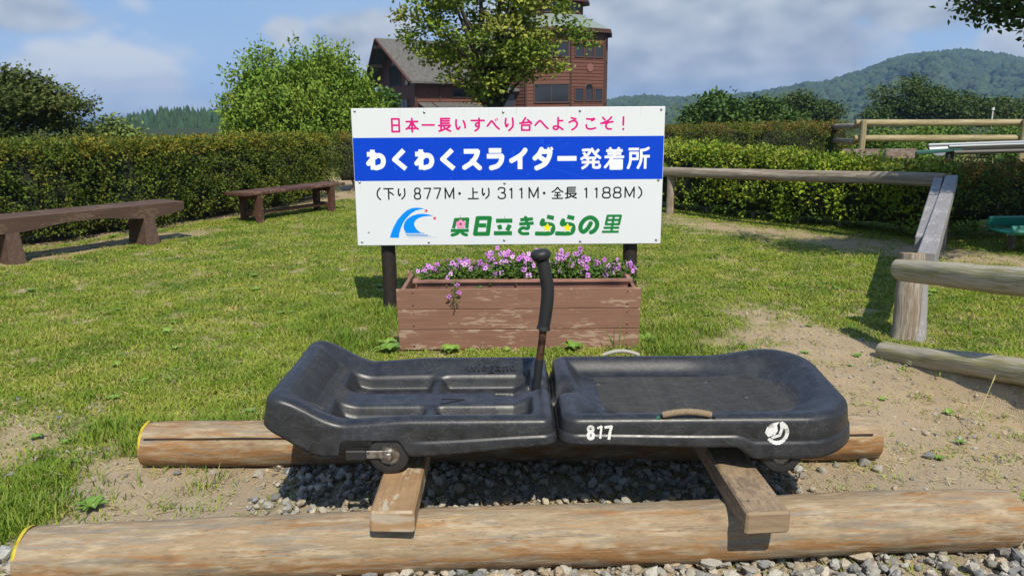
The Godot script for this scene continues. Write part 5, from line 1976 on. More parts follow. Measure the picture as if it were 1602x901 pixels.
	# stems below
	if bare > 0.05:
		var stem := mat(lin(0.22, 0.19, 0.15), 0.9)
		var s := 0.3
		while s < L - 0.2:
			var q: Array = at.call(s)
			var w: Vector2 = q[0] + q[1] * (thick * 0.4)
			var b := V(w.x, -0.03, w.y) - c0
			part("stem", tube_mesh([b, b + Vector3(r.randf_range(-0.06, 0.06), bare * 0.7, 0), b + Vector3(r.randf_range(-0.12, 0.12), bare + 0.3, r.randf_range(-0.1, 0.1))], [0.028, 0.022, 0.012], 7, 0.15), stem, t)
			s += r.randf_range(0.5, 0.9)

func make_hedges() -> void:
	var lm := leaf_mat(0.3, 0.5)
	var small := [leaf_cluster(15, 0.06, 0.036, 0.019, 401), leaf_cluster(15, 0.06, 0.033, 0.021, 402)]
	var broad := [leaf_cluster(13, 0.07, 0.052, 0.028, 403), leaf_cluster(13, 0.07, 0.048, 0.03, 404)]
	var olive = [Color(0.09, 0.125, 0.014), Color(0.065, 0.10, 0.012), Color(0.11, 0.145, 0.016), Color(0.045, 0.075, 0.011), Color(0.14, 0.155, 0.02)]
	var fresh = [Color(0.18, 0.255, 0.018), Color(0.13, 0.20, 0.016), Color(0.22, 0.29, 0.022), Color(0.085, 0.145, 0.014)]
	hedge("long clipped olive-green hedge running behind the two benches on the left", [[-7.6, 5.2], [-5.35, 7.15], [-4.3, 8.65], [-3.60, 10.0], [-3.05, 11.4], [-2.82, 12.3]], 0.95, 1.04, 0.955, 430.0, olive, 0.06, 1, small, Color(0.20, 0.175, 0.02), lm)
	hedge("short hedge block beyond the gap, half hidden by the sign's left edge", [[-2.93, 12.95], [-1.2, 13.4], [1.5, 13.4]], 0.9, 0.94, 0.94, 200.0, olive, 0.2, 2, small, Color(0.19, 0.135, 0.03), lm)
	hedge("low bright green hedge right behind the corner fence rail", [[1.75, 10.75], [2.55, 9.72], [3.45, 8.55], [4.18, 7.55]], 0.8, 0.87, 0.70, 250.0, fresh, 0.10, 3, broad, Color(0.24, 0.27, 0.04), lm)
	hedge("shaded loose hedge at the right edge beside the green trough", [[4.30, 7.50], [5.0, 7.62], [6.6, 7.4]], 0.9, 0.73, 0.75, 300.0, [Color(0.08, 0.13, 0.022), Color(0.06, 0.105, 0.02), Color(0.10, 0.15, 0.025)], 0.22, 4, small, Color(0.21, 0.13, 0.03), lm)
	hedge("dark clipped hedge block with reddish top behind the bright green hedge", [[2.6, 14.6], [4.6, 15.0], [6.75, 15.4]], 1.2, 1.0, 1.03, 230.0, olive, 0.1, 5, small, Color(0.17, 0.115, 0.028), lm)

# ---------------------------------------------------------------- trees
func tree(called: String, label: String, at: Vector3, trunk_r: float, trunk_h: float, lobes: Array, n: int, leafs: Array, cols: Array, bark: Material, lm: Material, seed_: int, lean := Vector3.ZERO, group := "", shell := 0.5, category := "tree") -> Node3D:
	var r := RandomNumberGenerator.new()
	r.seed = seed_
	var t := thing(called, label, category, at, group)
	var top := Vector3(0, trunk_h, 0) + lean
	if trunk_r > 0.0:
		var p := []
		var rr := []
		for i in 7:
			var f := i / 6.0
			p.append(Vector3(0, -0.1, 0).lerp(top, f) + Vector3(0.08 * trunk_r / 0.15 * nz.get_noise_2d(f * 20.0, seed_), 0, 0))
			rr.append(trunk_r * (1.35 - 0.6 * f) if i > 0 else trunk_r * 1.6)
		part("trunk", tube_mesh(p, rr, 12, 0.12), bark, t)
		var ls := st_new()
		for l in lobes:
			if l.size() > 2 and l[2] == 0 or l.size() == 2 and lobes.size() > 20 and r.randf() < 0.6:
				continue
			var c: Vector3 = l[0]
			var s := top.lerp(Vector3(0, trunk_h * 0.55, 0), r.randf())
			var mid := s.lerp(c, 0.5) + Vector3(0, 0.12 * (c - s).length() * r.randf_range(-0.4, 1.0), 0)
			tube(ls, spline([s, mid, c], 4), [trunk_r * 0.34, trunk_r * 0.3, trunk_r * 0.26, trunk_r * 0.22, trunk_r * 0.18, trunk_r * 0.14, trunk_r * 0.11, trunk_r * 0.08, trunk_r * 0.05], 6, 0.1, false)
		part("limbs", done(ls), bark, t)
	var vol := 0.0
	for l in lobes:
		vol += pow(l[1].x * l[1].y * l[1].z, 0.667)
	var xf := [[], []]
	var cs := [[], []]
	for l in lobes:
		var m := int(n * pow(l[1].x * l[1].y * l[1].z, 0.667) / vol)
		var base: Color = jitter(cols[r.randi() % cols.size()], r, 0.12)
		for i in m:
			var d := Vector3(r.randfn(), r.randfn(), r.randfn()).normalized()
			d *= pow(r.randf(), shell)
			var c: Color = jitter(base.lerp(cols[r.randi() % cols.size()], 0.4), r, 0.22)
			var k := r.randi() % 2
			xf[k].append(Transform3D(rot_any(r, 0.5).scaled(Vector3.ONE * r.randf_range(0.7, 1.25)), l[0] + d * l[1]))
			cs[k].append(c)
	for k in 2:
		copies("crown", leafs[k], lm, xf[k], cs[k], t)
	return t

func make_trees() -> void:
	var r := RandomNumberGenerator.new()
	r.seed = 900
	var lm := leaf_mat(0.45, 0.5)
	var bark := mat(lin(0.085, 0.07, 0.055), 0.95)
	bark.albedo_texture = noise_tex(256, 0.03, [[0.0, grey(0.5)], [1.0, grey(1.0)]], 201)
	bark.uv1_scale = Vector3(4, 3, 1)
	var mid := [leaf_cluster(13, 0.17, 0.105, 0.06, 501, 0.6, 0.5), leaf_cluster(13, 0.17, 0.095, 0.065, 502, 0.6, 0.5)]
	var dense := [leaf_cluster(15, 0.17, 0.095, 0.06, 503, 1.0, 0.6), leaf_cluster(15, 0.17, 0.09, 0.065, 504, 1.0, 0.6)]
	var coarse := [leaf_cluster(12, 0.32, 0.20, 0.12, 505, 0.7), leaf_cluster(12, 0.32, 0.19, 0.13, 506, 0.7)]
	# spreading tree behind the sign: flat tiers of foliage with gaps
	var lobes := []
	var tiers = [[1.74, 0.28, 0.62], [1.98, 0.5, 0.62], [2.25, 0.8, 0.64], [2.55, 1.1, 0.66], [2.9, 1.3, 0.68], [3.25, 1.35, 0.68], [3.6, 1.25, 0.66], [3.95, 1.0, 0.62], [4.3, 0.65, 0.55]]
	for e in tiers:
		var m := int(2 + e[1] * 4.6)
		for i in m:
			var a := TAUf * (i + r.randf() * 0.8) / m
			var q: float = e[1] * sqrt(r.randf_range(0.25, 1.0))
			lobes.append([Vector3(cos(a) * q * (1.0 if cos(a) < 0.0 else 0.78) + 0.02, e[0] + r.randf_range(-0.16, 0.16) - 0.06 * q, sin(a) * q), Vector3(0.36, 0.13, 0.36) * r.randf_range(0.7, 1.2)])
	for e in [[-1.5, 3.1, 0.1], [-1.45, 2.72, 0.2], [-1.05, 2.35, 0.1], [-1.2, 2.5, 0.1], [1.35, 3.2, 0.1], [1.5, 2.85, 0.0], [1.05, 2.45, 0.3], [1.75, 2.62, 0.1], [0.95, 2.2, 0.2], [0.7, 1.98, 0.1], [1.2, 2.15, 0.1], [-0.7, 2.0, 0.2]]:
		lobes.append([Vector3(e[0], e[1], e[2]), Vector3(0.32, 0.09, 0.28)])
	tree("spreading_tree", "spreading broad-leaved tree with tiered foliage rising behind the sign", V(-0.40, 0, 15.2), 0.20, 1.75, lobes, 1250, mid, [Color(0.19, 0.265, 0.034), Color(0.15, 0.22, 0.03), Color(0.24, 0.30, 0.04), Color(0.275, 0.275, 0.055), Color(0.12, 0.185, 0.026)], bark, lm, 31, Vector3(0.05, 0, 0))
	# round bushy tree at the left with upright shoots
	lobes = []
	for i in 74:
		var a := r.randf() * TAUf
		var e := asin(r.randf_range(-0.05, 0.97))
		var q := r.randf_range(0.62, 0.9)
		lobes.append([Vector3(cos(a) * cos(e) * 2.1 * q, 0.85 + sin(e) * 1.75 * q, sin(a) * cos(e) * 1.9 * q), Vector3(0.40, 0.42, 0.40) * r.randf_range(0.8, 1.2), 0 if i % 4 else 1])
	for i in 40:
		var a := r.randf() * TAUf
		var q := sqrt(r.randf()) * 1.85
		var y := 0.85 + 1.75 * sqrt(maxf(0.02, 1.0 - pow(q / 2.15, 2.0)))
		lobes.append([Vector3(cos(a) * q, y + 0.16, sin(a) * q * 0.9), Vector3(0.08, 0.42, 0.08) * r.randf_range(0.7, 1.2), 0])
	tree("round_tree", "dense round bright green tree above the left hedge", V(-5.25, 0, 20.0), 0.13, 0.9, lobes, 4300, dense, [Color(0.15, 0.24, 0.03), Color(0.18, 0.275, 0.034), Color(0.115, 0.20, 0.028), Color(0.205, 0.29, 0.04)], bark, lm, 32, Vector3.ZERO, "", 0.42)
	# small dark tree by the house gable
	lobes = []
	for i in 16:
		lobes.append([Vector3(r.randf_range(-0.6, 0.5), r.randf_range(0.8, 1.8), r.randf_range(-0.6, 0.6)), Vector3(0.4, 0.22, 0.4) * r.randf_range(0.8, 1.2)])
	tree("small_tree", "small dark green tree between the round tree and the house", V(-4.75, 0, 26.5), 0.10, 1.2, lobes, 700, coarse, [Color(0.055, 0.115, 0.03), Color(0.07, 0.135, 0.033)], bark, lm, 33)
	# dark pine-like tree at the left edge
	lobes = []
	for i in 34:
		var y := r.randf_range(0.5, 2.1)
		var w := 2.3 * (1.0 - (y - 0.4) / 2.3) + 0.35
		lobes.append([Vector3(r.randf_range(-w, w), y, r.randf_range(-w, w) * 0.7), Vector3(0.7, 0.28, 0.6) * r.randf_range(0.8, 1.2)])
	lobes.append([Vector3(-0.9, 2.35, 0), Vector3(0.45, 0.16, 0.4)])
	tree("dark_tree", "dark olive spreading tree at the left edge behind the hedge", V(-11.5, 0, 18.2), 0.14, 1.1, lobes, 2600, mid, [Color(0.085, 0.11, 0.026), Color(0.105, 0.13, 0.03), Color(0.06, 0.085, 0.02)], bark, lm, 34)
	tree("shrub", "pale yellow-green shrub peeping over the left hedge", V(-9.5, 0, 19.0), 0.05, 0.5, [[Vector3(0, 0.8, 0), Vector3(0.5, 0.45, 0.4)], [Vector3(0.35, 0.65, 0), Vector3(0.4, 0.4, 0.4)], [Vector3(-0.1, 1.1, 0), Vector3(0.25, 0.2, 0.2)]], 170, mid, [Color(0.16, 0.20, 0.05)], bark, lm, 35, Vector3.ZERO, "", 0.5, "shrub")
	# right: low spreading tree and others beyond the hedges
	lobes = []
	for i in 36:
		var x := r.randf_range(-2.3, 2.3)
		lobes.append([Vector3(x, r.randf_range(0.2, 0.95) + 0.8 * (1.0 - pow((x + 0.5) / 2.6, 2.0)), r.randf_range(-1, 1)), Vector3(0.75, 0.26, 0.6) * r.randf_range(0.8, 1.15)])
	tree("low_tree", "low layered green tree just right of the sign, before the mountain", V(10.2, 0, 34.0), 0.12, 0.8, lobes, 1200, coarse, [Color(0.075, 0.135, 0.03), Color(0.09, 0.155, 0.033), Color(0.06, 0.11, 0.026)], bark, lm, 36)
	var far = [[17.5, 56.0, 3.2, 1.6, "first of the round trees beyond the far fence, counted from the left"], [22.5, 62.0, 4.0, 3.0, "second of the round trees beyond the far fence, counted from the left"], [29.5, 58.0, 5.0, 4.1, "tallest round tree beyond the far fence, left of the white pole"], [36.0, 60.0, 4.2, 2.8, "round tree beyond the far fence, right of the white pole"], [42.0, 62.0, 4.0, 2.9, "rightmost of the round trees beyond the far fence"]]
	for e in far:
		lobes = []
		for i in 34:
			var a := r.randf() * TAUf
			var q := sqrt(r.randf())
			lobes.append([Vector3(cos(a) * q * e[2] * 0.75, e[3] * (0.15 + 0.75 * sqrt(1.0 - q * q * 0.9) * r.randf_range(0.15, 1.0)), sin(a) * q * 2.0), Vector3(0.95, 0.6, 0.95) * r.randf_range(0.8, 1.2)])
		tree("round_tree", e[4], V(e[0], -0.4, e[1]), 0.14, 1.0, lobes, 1300, coarse, [Color(0.06, 0.105, 0.026), Color(0.075, 0.12, 0.03), Color(0.09, 0.12, 0.035)], bark, lm, 40 + int(e[0]), Vector3.ZERO, "round trees beyond the far fence")
	# bushes filling the field behind the far fence
	var bush = [[7.4, 20.5, 0.62], [8.9, 21.5, 0.72], [10.4, 20.5, 0.66], [11.8, 22.0, 0.78], [13.4, 21.0, 0.74], [6.4, 19.0, 0.5], [14.9, 22.0, 0.8], [12.4, 18.5, 0.45], [9.6, 18.3, 0.42]]
	bush.sort_custom(func(a, b): return a[0] / a[1] < b[0] / b[1])
	for i in bush.size():
		var e = bush[i]
		lobes = []
		for k in 7:
			lobes.append([Vector3(r.randf_range(-0.8, 0.8), e[2] * r.randf_range(0.35, 0.9), r.randf_range(-0.5, 0.5)), Vector3(0.42, 0.26, 0.4)])
		tree("bush", "leafy green bush behind the far fence, %s from the left" % ORD[i], V(e[0], 0, e[1]), 0.0, 0.3, lobes, 260, mid, [Color(0.11, 0.185, 0.032), Color(0.09, 0.155, 0.03), Color(0.13, 0.20, 0.036)], bark, lm, 60 + i, Vector3.ZERO, "bushes behind the far fence", 0.5, "bush")
	# tree off to the right whose branch hangs into the picture and whose crown shades the hedge end
	var hang := [leaf_cluster(16, 0.10, 0.055, 0.028, 507, 0.7, 0.1), leaf_cluster(16, 0.10, 0.05, 0.03, 508, 0.7, 0.1)]
	lobes = []
	for i in 34:
		lobes.append([Vector3(r.randf_range(-1.55, 2.2), r.randf_range(2.5, 4.6), r.randf_range(-1.5, 1.3)), Vector3(0.55, 0.3, 0.55) * r.randf_range(0.8, 1.2)])
	for e in [[-2.30, 1.97, 0.02, 0.18], [-2.50, 2.0, 0.05, 0.13], [-2.68, 2.04, 0.0, 0.08], [-2.78, 2.07, 0.0, 0.05], [-2.10, 1.94, 0.0, 0.18], [-1.90, 1.94, 0.1, 0.2], [-2.15, 2.04, 0.0, 0.2], [-2.42, 2.07, -0.1, 0.16], [-2.08, 1.84, 0.0, 0.09], [-1.9, 2.06, 0.0, 0.22]]:
		for k in 3:
			lobes.append([Vector3(e[0] + r.randf_range(-0.06, 0.06), e[1] + r.randf_range(-0.03, 0.03), e[2] + r.randf_range(-0.08, 0.08)), Vector3(e[3], 0.04, 0.14), 1 if k == 0 else 0])
	for i in 26:
		lobes.append([Vector3(r.randf_range(-3.0, -1.4), r.randf_range(2.22, 2.9), r.randf_range(-0.25, 0.9)), Vector3(0.32, 0.14, 0.32), 0])
	tree("overhanging_tree", "dark leafy branch of a tree hanging into the top right corner", V(6.1, 0, 6.0), 0.16, 2.2, lobes, 5200, hang, [Color(0.05, 0.09, 0.02), Color(0.065, 0.11, 0.024), Color(0.04, 0.075, 0.018)], bark, leaf_mat(0.2, 0.5), 80)

# ---------------------------------------------------------------- weeds
func rosette(n: int, ln: float, wd: float, seed_: int, rise: float) -> ArrayMesh:
	var r := RandomNumberGenerator.new()
	r.seed = seed_
	var st := st_new()
	st.set_smooth_group(-1)
	for i in n:
		var a := TAUf * i / n + r.randf_range(-0.3, 0.3)
		var dir := Vector3(cos(a), 0, sin(a))
		var sd := Vector3(-sin(a), 0, cos(a))
		var l := ln * r.randf_range(0.7, 1.15)
		var w := wd * r.randf_range(0.8, 1.15)
		var el := rise * r.randf_range(0.6, 1.3)
		var prev := [Vector3.ZERO, Vector3.ZERO, Vector3.ZERO]
		for k in 6:
			var f := k / 5.0
			var c := dir * l * f + Vector3.UP * (l * el * sin(f * PI * 0.62) + 0.002)
			var ww := w * 0.5 * sin(pow(f, 0.8) * PI) + (0.0015 if f < 0.9 else 0.0)
			var cur := [c + sd * ww + Vector3.UP * ww * 0.35, c, c - sd * ww + Vector3.UP * ww * 0.35]
			if k > 0:
				st.set_smooth_group(i)
				quad(st, prev[0], cur[0], cur[1], prev[1])
				quad(st, prev[1], cur[1], cur[2], prev[2])
			prev = cur
	return done(st)

func make_weeds() -> void:
	var r := RandomNumberGenerator.new()
	r.seed = 44
	var ms := [rosette(7, 0.046, 0.026, 1, 0.5), rosette(8, 0.040, 0.021, 2, 0.35), rosette(9, 0.052, 0.027, 3, 0.55), rosette(9, 0.032, 0.014, 4, 0.4)]
	var mats := []
	for c in [Color(0.13, 0.24, 0.03), Color(0.17, 0.29, 0.04), Color(0.10, 0.19, 0.03)]:
		var m := mat(c.linear_to_srgb(), 0.5)
		m.backlight_enabled = true
		m.backlight = Color(0.35, 0.4, 0.15)
		m.cull_mode = BaseMaterial3D.CULL_DISABLED
		mats.append(m)
	# by the flower box: told apart by their place along its foot
	var box = [["at the left foot of the flower box", -0.345, 4.09, 2, 1.2], ["at the foot of the flower box left of the lever", -0.225, 4.10, 1, 0.8], ["tiny, before the middle of the flower box", -0.03, 4.10, 3, 0.9], ["at the foot of the flower box right of the lever", 0.34, 4.08, 2, 1.15], ["at the right foot of the flower box below the long blades", 0.255, 4.11, 1, 0.8], ["beside the right front corner of the flower box", 0.775, 4.28, 2, 1.1], ["beside the left front corner of the flower box", -0.69, 4.12, 2, 1.3], ["tall, leaning on the left side of the flower box", -0.71, 4.25, 0, 1.3]]
	for e in box:
		var t := thing("weed", "broad-leaved green weed %s" % e[0], "weed", V(e[1], ground_h(e[1], e[2]), e[2]), "weeds round the flower box")
		var o := part("leaves", ms[e[3]], mats[r.randi() % 3], t)
		o.rotation.y = r.randf() * 6.0
		o.scale = Vector3.ONE * e[4] * 1.15
		t.set_meta("label", "broad-leaved green weed %s" % e[0])
	# long grass blades in front of the box at the right
	var gt := thing("grass_clump", "clump of long upright grass blades before the flower box's right end", "grass", V(0.575, 0, 4.09))
	var st := st_new()
	for e in [[0.0, 0.0, -0.075, 0.16, 0.02], [0.01, 0.01, 0.005, 0.235, 0.03], [0.02, 0.0, 0.03, 0.125, 0.02], [-0.01, 0.0, -0.03, 0.12, 0.03], [0.03, 0.0, 0.06, 0.09, 0.03], [0.0, 0.0, 0.05, 0.07, 0.04], [-0.02, 0.0, -0.05, 0.08, 0.04]]:
		var b := Vector3(e[0], 0, e[1])
		var tip := Vector3(e[0] + e[2], e[3], e[4])
		var pv := b
		for k in range(1, 6):
			var f := k / 5.0
			var c := b.lerp(tip, f) + Vector3(0, 0, 0.01 * sin(f * PI))
			var w0 := 0.0045 * (1.0 - pow((k - 1) / 5.0, 2.0))
			var w1 := 0.0045 * (1.0 - pow(f, 2.0))
			quad(st, pv - Vector3(w0, 0, 0), c - Vector3(w1, 0, 0), c + Vector3(w1, 0, 0), pv + Vector3(w0, 0, 0))
			pv = c
	part("blades", done(st), mats[2], gt)
	# a dry seed stalk at the path's edge
	var sk := thing("grass_stalk", "single tall dry grass stalk leaning over the path at the right", "grass", V(1.90, 0.0, 2.98))
	part("stem", tube_mesh(spline([Vector3(0, 0, 0), Vector3(0.035, 0.09, -0.02), Vector3(0.085, 0.19, -0.05)], 4), fill_array(9, 0.0016), 5), mat(lin(0.40, 0.38, 0.14), 0.8), sk)
	part("seed_head", tube_mesh([Vector3(0.085, 0.19, -0.05), Vector3(0.095, 0.212, -0.055), Vector3(0.10, 0.228, -0.058)], [0.002, 0.0034, 0.001], 5), mat(lin(0.42, 0.36, 0.16), 0.8), sk)
	# scattered over the lawn
	var n := 0
	while n < 150:
		var d := 2.3 * pow(4.2, r.randf())
		var x := r.randf_range(-0.7, 0.72) * d
		if n < 12:
			x = r.randf_range(-1.45, -0.1)
			d = r.randf_range(3.15, 3.75)
		if d < 2.95 and x > -1.4 or absf(x - 0.04) < 0.85 and d > 3.9 and d < 4.9:
			continue
		if lawn_amount(x, d) < 0.25 and r.randf() < 0.75:
			continue
		if nz2.get_noise_2d(x * 12.0, d * 12.0) < 0.05 and r.randf() < 0.7:
			continue
		var t := thing("weed", "small broad-leaved weed growing in the grass or on bare soil", "weed", V(x, ground_h(x, d), d), "small weeds scattered over the lawn")
		var o := part("leaves", ms[[0, 1, 3, 3, 2][r.randi() % 5]], mats[r.randi() % 3], t)
		o.rotation.y = r.randf() * 6.0
		o.scale = Vector3.ONE * r.randf_range(0.5, 0.95)
		n += 1
	var big = [[-1.42, 2.38, 1.05, "large-leaved weed between the left ends of the two logs"], [1.78, 2.86, 0.9, "weed tuft on the bare soil right of the rear log's end"], [1.62, 2.72, 0.9, "weed beside a stone at the rear log's right end"]]
	for e in big:
		var t := thing("weed", e[3], "weed", V(e[0], ground_h(e[0], e[1]), e[1]))
		var o := part("leaves", ms[2 if e[0] < 0.0 else 3], mats[0], t)
		o.scale = Vector3.ONE * e[2]

# ---------------------------------------------------------------- house
func siding(parent: Node3D, called: String, a: Vector3, b: Vector3, y0: float, y1: float, m: Material, gable := 0.0) -> MeshInstance3D:
	# lapped boards between two points in plan
	var st := st_new()
	st.set_smooth_group(-1)
	var bh := 0.21
	var x := (b - a).normalized()
	var nrm := Vector3(-x.z, 0, x.x)       # outward = towards the viewer side
	var rows := int(ceil((y1 - y0) / bh))
	for i in rows:
		var ya := y0 + i * bh
		var yb := minf(y1, ya + bh)
		var a2 := a
		var b2 := b
		if gable > 0.0:                        # boards shorten towards the apex
			var e := clampf(((ya + yb) * 0.5 - y0) / gable, 0.0, 1.0) * 0.5
			a2 = a.lerp(b, e)
			b2 = a.lerp(b, 1.0 - e)
		var o := nrm * 0.03
		quad(st, Vector3(a2.x, ya, a2.z) + o, Vector3(a2.x, yb, a2.z), Vector3(b2.x, yb, b2.z), Vector3(b2.x, ya, b2.z) + o, [Vector2(0, ya), Vector2(0, yb), Vector2((b2 - a2).length() * 0.3, yb), Vector2((b2 - a2).length() * 0.3, ya)])
		quad(st, Vector3(a2.x, ya, a2.z), Vector3(a2.x, ya, a2.z) + o, Vector3(b2.x, ya, b2.z) + o, Vector3(b2.x, ya, b2.z))
	return part(called, done(st), m, parent)

func window(parent: Node3D, a: Vector3, b: Vector3, f0: float, f1: float, y0: float, y1: float, frame_m: Material, glass: Material, bars: int, arch := false) -> void:
	var x := (b - a).normalized()
	var nrm := Vector3(-x.z, 0, x.x)
	var p := a.lerp(b, f0)
	var q := a.lerp(b, f1)
	var w := (q - p).length()
	var c := (p + q) * 0.5
	c.y = (y0 + y1) * 0.5
	var bs := Basis(x, Vector3.UP, nrm)
	var n := Node3D.new()
	n.name = "window"
	parent.add_child(n, true)
	n.transform = Transform3D(bs, c + nrm * 0.03)
	var st := st_new()
	var h := y1 - y0
	var t := 0.07
	bev_box(st, Vector3(w + 2 * t, t, 0.10), 0.0, Transform3D(Basis.IDENTITY, Vector3(0, -h * 0.5 - t * 0.5, 0.0)))
	if not arch:
		bev_box(st, Vector3(w + 2 * t, t, 0.10), 0.0, Transform3D(Basis.IDENTITY, Vector3(0, h * 0.5 + t * 0.5, 0.0)))
	for s in [-1.0, 1.0]:
		bev_box(st, Vector3(t, h, 0.10), 0.0, Transform3D(Basis.IDENTITY, Vector3(s * (w * 0.5 + t * 0.5), 0, 0.0)))
	for k in bars:
		bev_box(st, Vector3(0.035, h, 0.06), 0.0, Transform3D(Basis.IDENTITY, Vector3(-w * 0.5 + w * (k + 1) / (bars + 1), 0, 0.0)))
	if arch:
		var pts := []
		for k in 9:
			var an := PI * k / 8.0
			pts.append(Vector3(cos(an) * (w * 0.5 + t * 0.5), h * 0.5 + sin(an) * (w * 0.5 + t * 0.5), 0))
		tube(st, pts, fill_array(9, t * 0.5), 5)
	part("frame", done(st), frame_m, n)
	# each pane its own piece
	for k in bars + 1:
		var pw := w / (bars + 1)
		st = st_new()
		var x0 := -w * 0.5 + pw * k
		quad(st, Vector3(x0, -h * 0.5, 0.012), Vector3(x0, h * 0.5, 0.012), Vector3(x0 + pw, h * 0.5, 0.012), Vector3(x0 + pw, -h * 0.5, 0.012))
		if arch:
			st.set_smooth_group(-1)
			for j in 6:
				var a0 := PI * j / 6.0
				var a1 := PI * (j + 1) / 6.0
				for v in [Vector3(0, h * 0.5, 0.013), Vector3(cos(a1) * w * 0.5, h * 0.5 + sin(a1) * w * 0.5, 0.013), Vector3(cos(a0) * w * 0.5, h * 0.5 + sin(a0) * w * 0.5, 0.013)]:
					st.add_vertex(v)
		part("pane", done(st), glass, n)

func make_house() -> void:
	var wall := mat(Color.WHITE, 0.75)
	wall.albedo_texture = wood_tex(211, Color(0.115, 0.041, 0.024), Color(0.145, 0.052, 0.03), Color(0.16, 0.07, 0.045), 0.0)
	wall.uv1_scale = Vector3(1.0, 2.3, 1)
	var trim := mat(lin(0.075, 0.03, 0.02), 0.7)
	var frame := mat(lin(0.10, 0.05, 0.035), 0.6)
	var roofm := mat(lin(0.16, 0.15, 0.135), 0.85)
	roofm.albedo_texture = noise_tex(256, 0.03, [[0.0, grey(0.55)], [0.5, grey(0.85)], [1.0, grey(1.0)]], 215, 5)
	roofm.uv1_triplanar = true
	roofm.uv1_scale = Vector3(0.5, 0.9, 0.5)
	var copper := mat(lin(0.20, 0.24, 0.21), 0.6)
	var glass := mat(lin(0.03, 0.033, 0.04), 0.06)
	var void_m := mat(lin(0.02, 0.018, 0.016), 0.9)
	var t := thing("house", "red-brown wooden house with gabled roof and octagonal tower behind the spreading tree", "house", V(-1.0, 0, 54.0))
	var o := t.position
	# ---- tower
	var cx := 2.93
	var cd := 54.0
	var R := 3.72
	var vx := func(k: int, rad: float, y: float) -> Vector3:
		var a := deg_to_rad(-13.5 + 45.0 * k)
		return V(cx + rad * cos(a), y, cd - rad * sin(a)) - o
	var ytop := 6.55
	for k in 8:
		siding(t, "wall", vx.call(k + 1, R, 0.0), vx.call(k, R, 0.0), -0.5, ytop, wall)
		part("corner_trim", tube_mesh([vx.call(k, R + 0.02, -0.5), vx.call(k, R + 0.02, ytop)], [0.07, 0.07], 6), trim, t)
	# left (big) face, right face, narrow face
	var a: Vector3 = vx.call(3, R, 0.0)
	var b: Vector3 = vx.call(2, R, 0.0)
	window(t, a, b, 0.20, 0.955, 1.93, 3.0, frame, glass, 1)
	window(t, a, b, 0.22, 0.95, 4.72, 5.55, frame, glass, 1)
	a = vx.call(2, R, 0.0)
	b = vx.call(1, R, 0.0)
	for f in [[0.12, 0.35, 0], [0.43, 0.64, 1], [0.71, 0.92, 0]]:
		window(t, a, b, f[0], f[1], 2.02, 2.72, frame, glass, 1 if f[2] else 0, f[2] == 1)
		window(t, a, b, f[0], f[1], 4.72, 5.45, frame, glass, 1 if f[2] else 0)
	# round wall plate and lamp between the storeys
	var mid := a.lerp(b, 0.55)
	var nn := Vector3(-(b - a).normalized().z, 0, (b - a).normalized().x)
	var st := st_new()
	lathe(st, [Vector2(0.03, 0.0), Vector2(0.03, 0.26), Vector2(0.06, 0.26), Vector2(0.06, 0.0)], 20, Transform3D(Basis(nn, Vector3.UP, nn.cross(Vector3.UP)), mid + Vector3(0, 4.05, 0)))
	part("wall_disc", done(st), mat(lin(0.24, 0.10, 0.075), 0.8), t)
	a = vx.call(1, R, 0.0)
	b = vx.call(0, R, 0.0)
	window(t, a, b, 0.30, 0.80, 1.95, 3.0, frame, glass, 0)
	window(t, a, b, 0.30, 0.80, 4.6, 5.75, frame, glass, 0)
	# tower roof, cupola and its roof
	st = st_new()
	var soffit := st_new()
	var cup := st_new()
	var cone := st_new()
	var soffit2 := st_new()
	for s in [st, soffit, soffit2, cup, cone]:
		s.set_smooth_group(-1)
	for k in 8:
		quad(st, vx.call(k + 1, R * 1.10, 6.42), vx.call(k + 1, R * 0.54, 7.45), vx.call(k, R * 0.54, 7.45), vx.call(k, R * 1.10, 6.42))
		quad(soffit, vx.call(k + 1, R * 1.105, 6.20), vx.call(k + 1, R * 1.105, 6.44), vx.call(k, R * 1.105, 6.44), vx.call(k, R * 1.105, 6.20))
		quad(soffit, vx.call(k + 1, R * 0.98, 6.30), vx.call(k + 1, R * 1.10, 6.20), vx.call(k, R * 1.10, 6.20), vx.call(k, R * 0.98, 6.30))
		quad(cup, vx.call(k + 1, R * 0.52, 7.3), vx.call(k + 1, R * 0.52, 8.6), vx.call(k, R * 0.52, 8.6), vx.call(k, R * 0.52, 7.3))
		quad(cone, vx.call(k + 1, R * 0.66, 8.35), vx.call(k + 1, 0.05, 10.3), vx.call(k, 0.05, 10.3), vx.call(k, R * 0.66, 8.35))
		quad(soffit2, vx.call(k + 1, R * 0.665, 8.2), vx.call(k + 1, R * 0.665, 8.37), vx.call(k, R * 0.665, 8.37), vx.call(k, R * 0.665, 8.2))
		quad(soffit2, vx.call(k + 1, R * 0.5, 8.3), vx.call(k + 1, R * 0.66, 8.2), vx.call(k, R * 0.66, 8.2), vx.call(k, R * 0.5, 8.3))
		if k < 5:
			window(t, vx.call(k + 1, R * 0.52, 0.0), vx.call(k, R * 0.52, 0.0), 0.15, 0.85, 7.6, 8.15, frame, glass, 1)
	part("tower_roof", done(st), copper, t)
	part("eaves", done(soffit), trim, t)
	part("cupola_eaves", done(soffit2), trim, t)
	part("cupola_wall", done(cup), wall, t)
	part("cupola_roof", done(cone), roofm, t)
	# ---- gabled wing
	var phi := deg_to_rad(33.0)
	var C := Vector2(-6.2, 52.0)
	var ld := Vector2(cos(phi), sin(phi))
	var gd := Vector2(-sin(phi), cos(phi))
	var W := 6.0
	var L := 10.0
	var P := func(s: float, w: float, y: float) -> Vector3:
		var q := C + ld * s + gd * w
		return V(q.x, y, q.y) - o
	var ye := 3.75
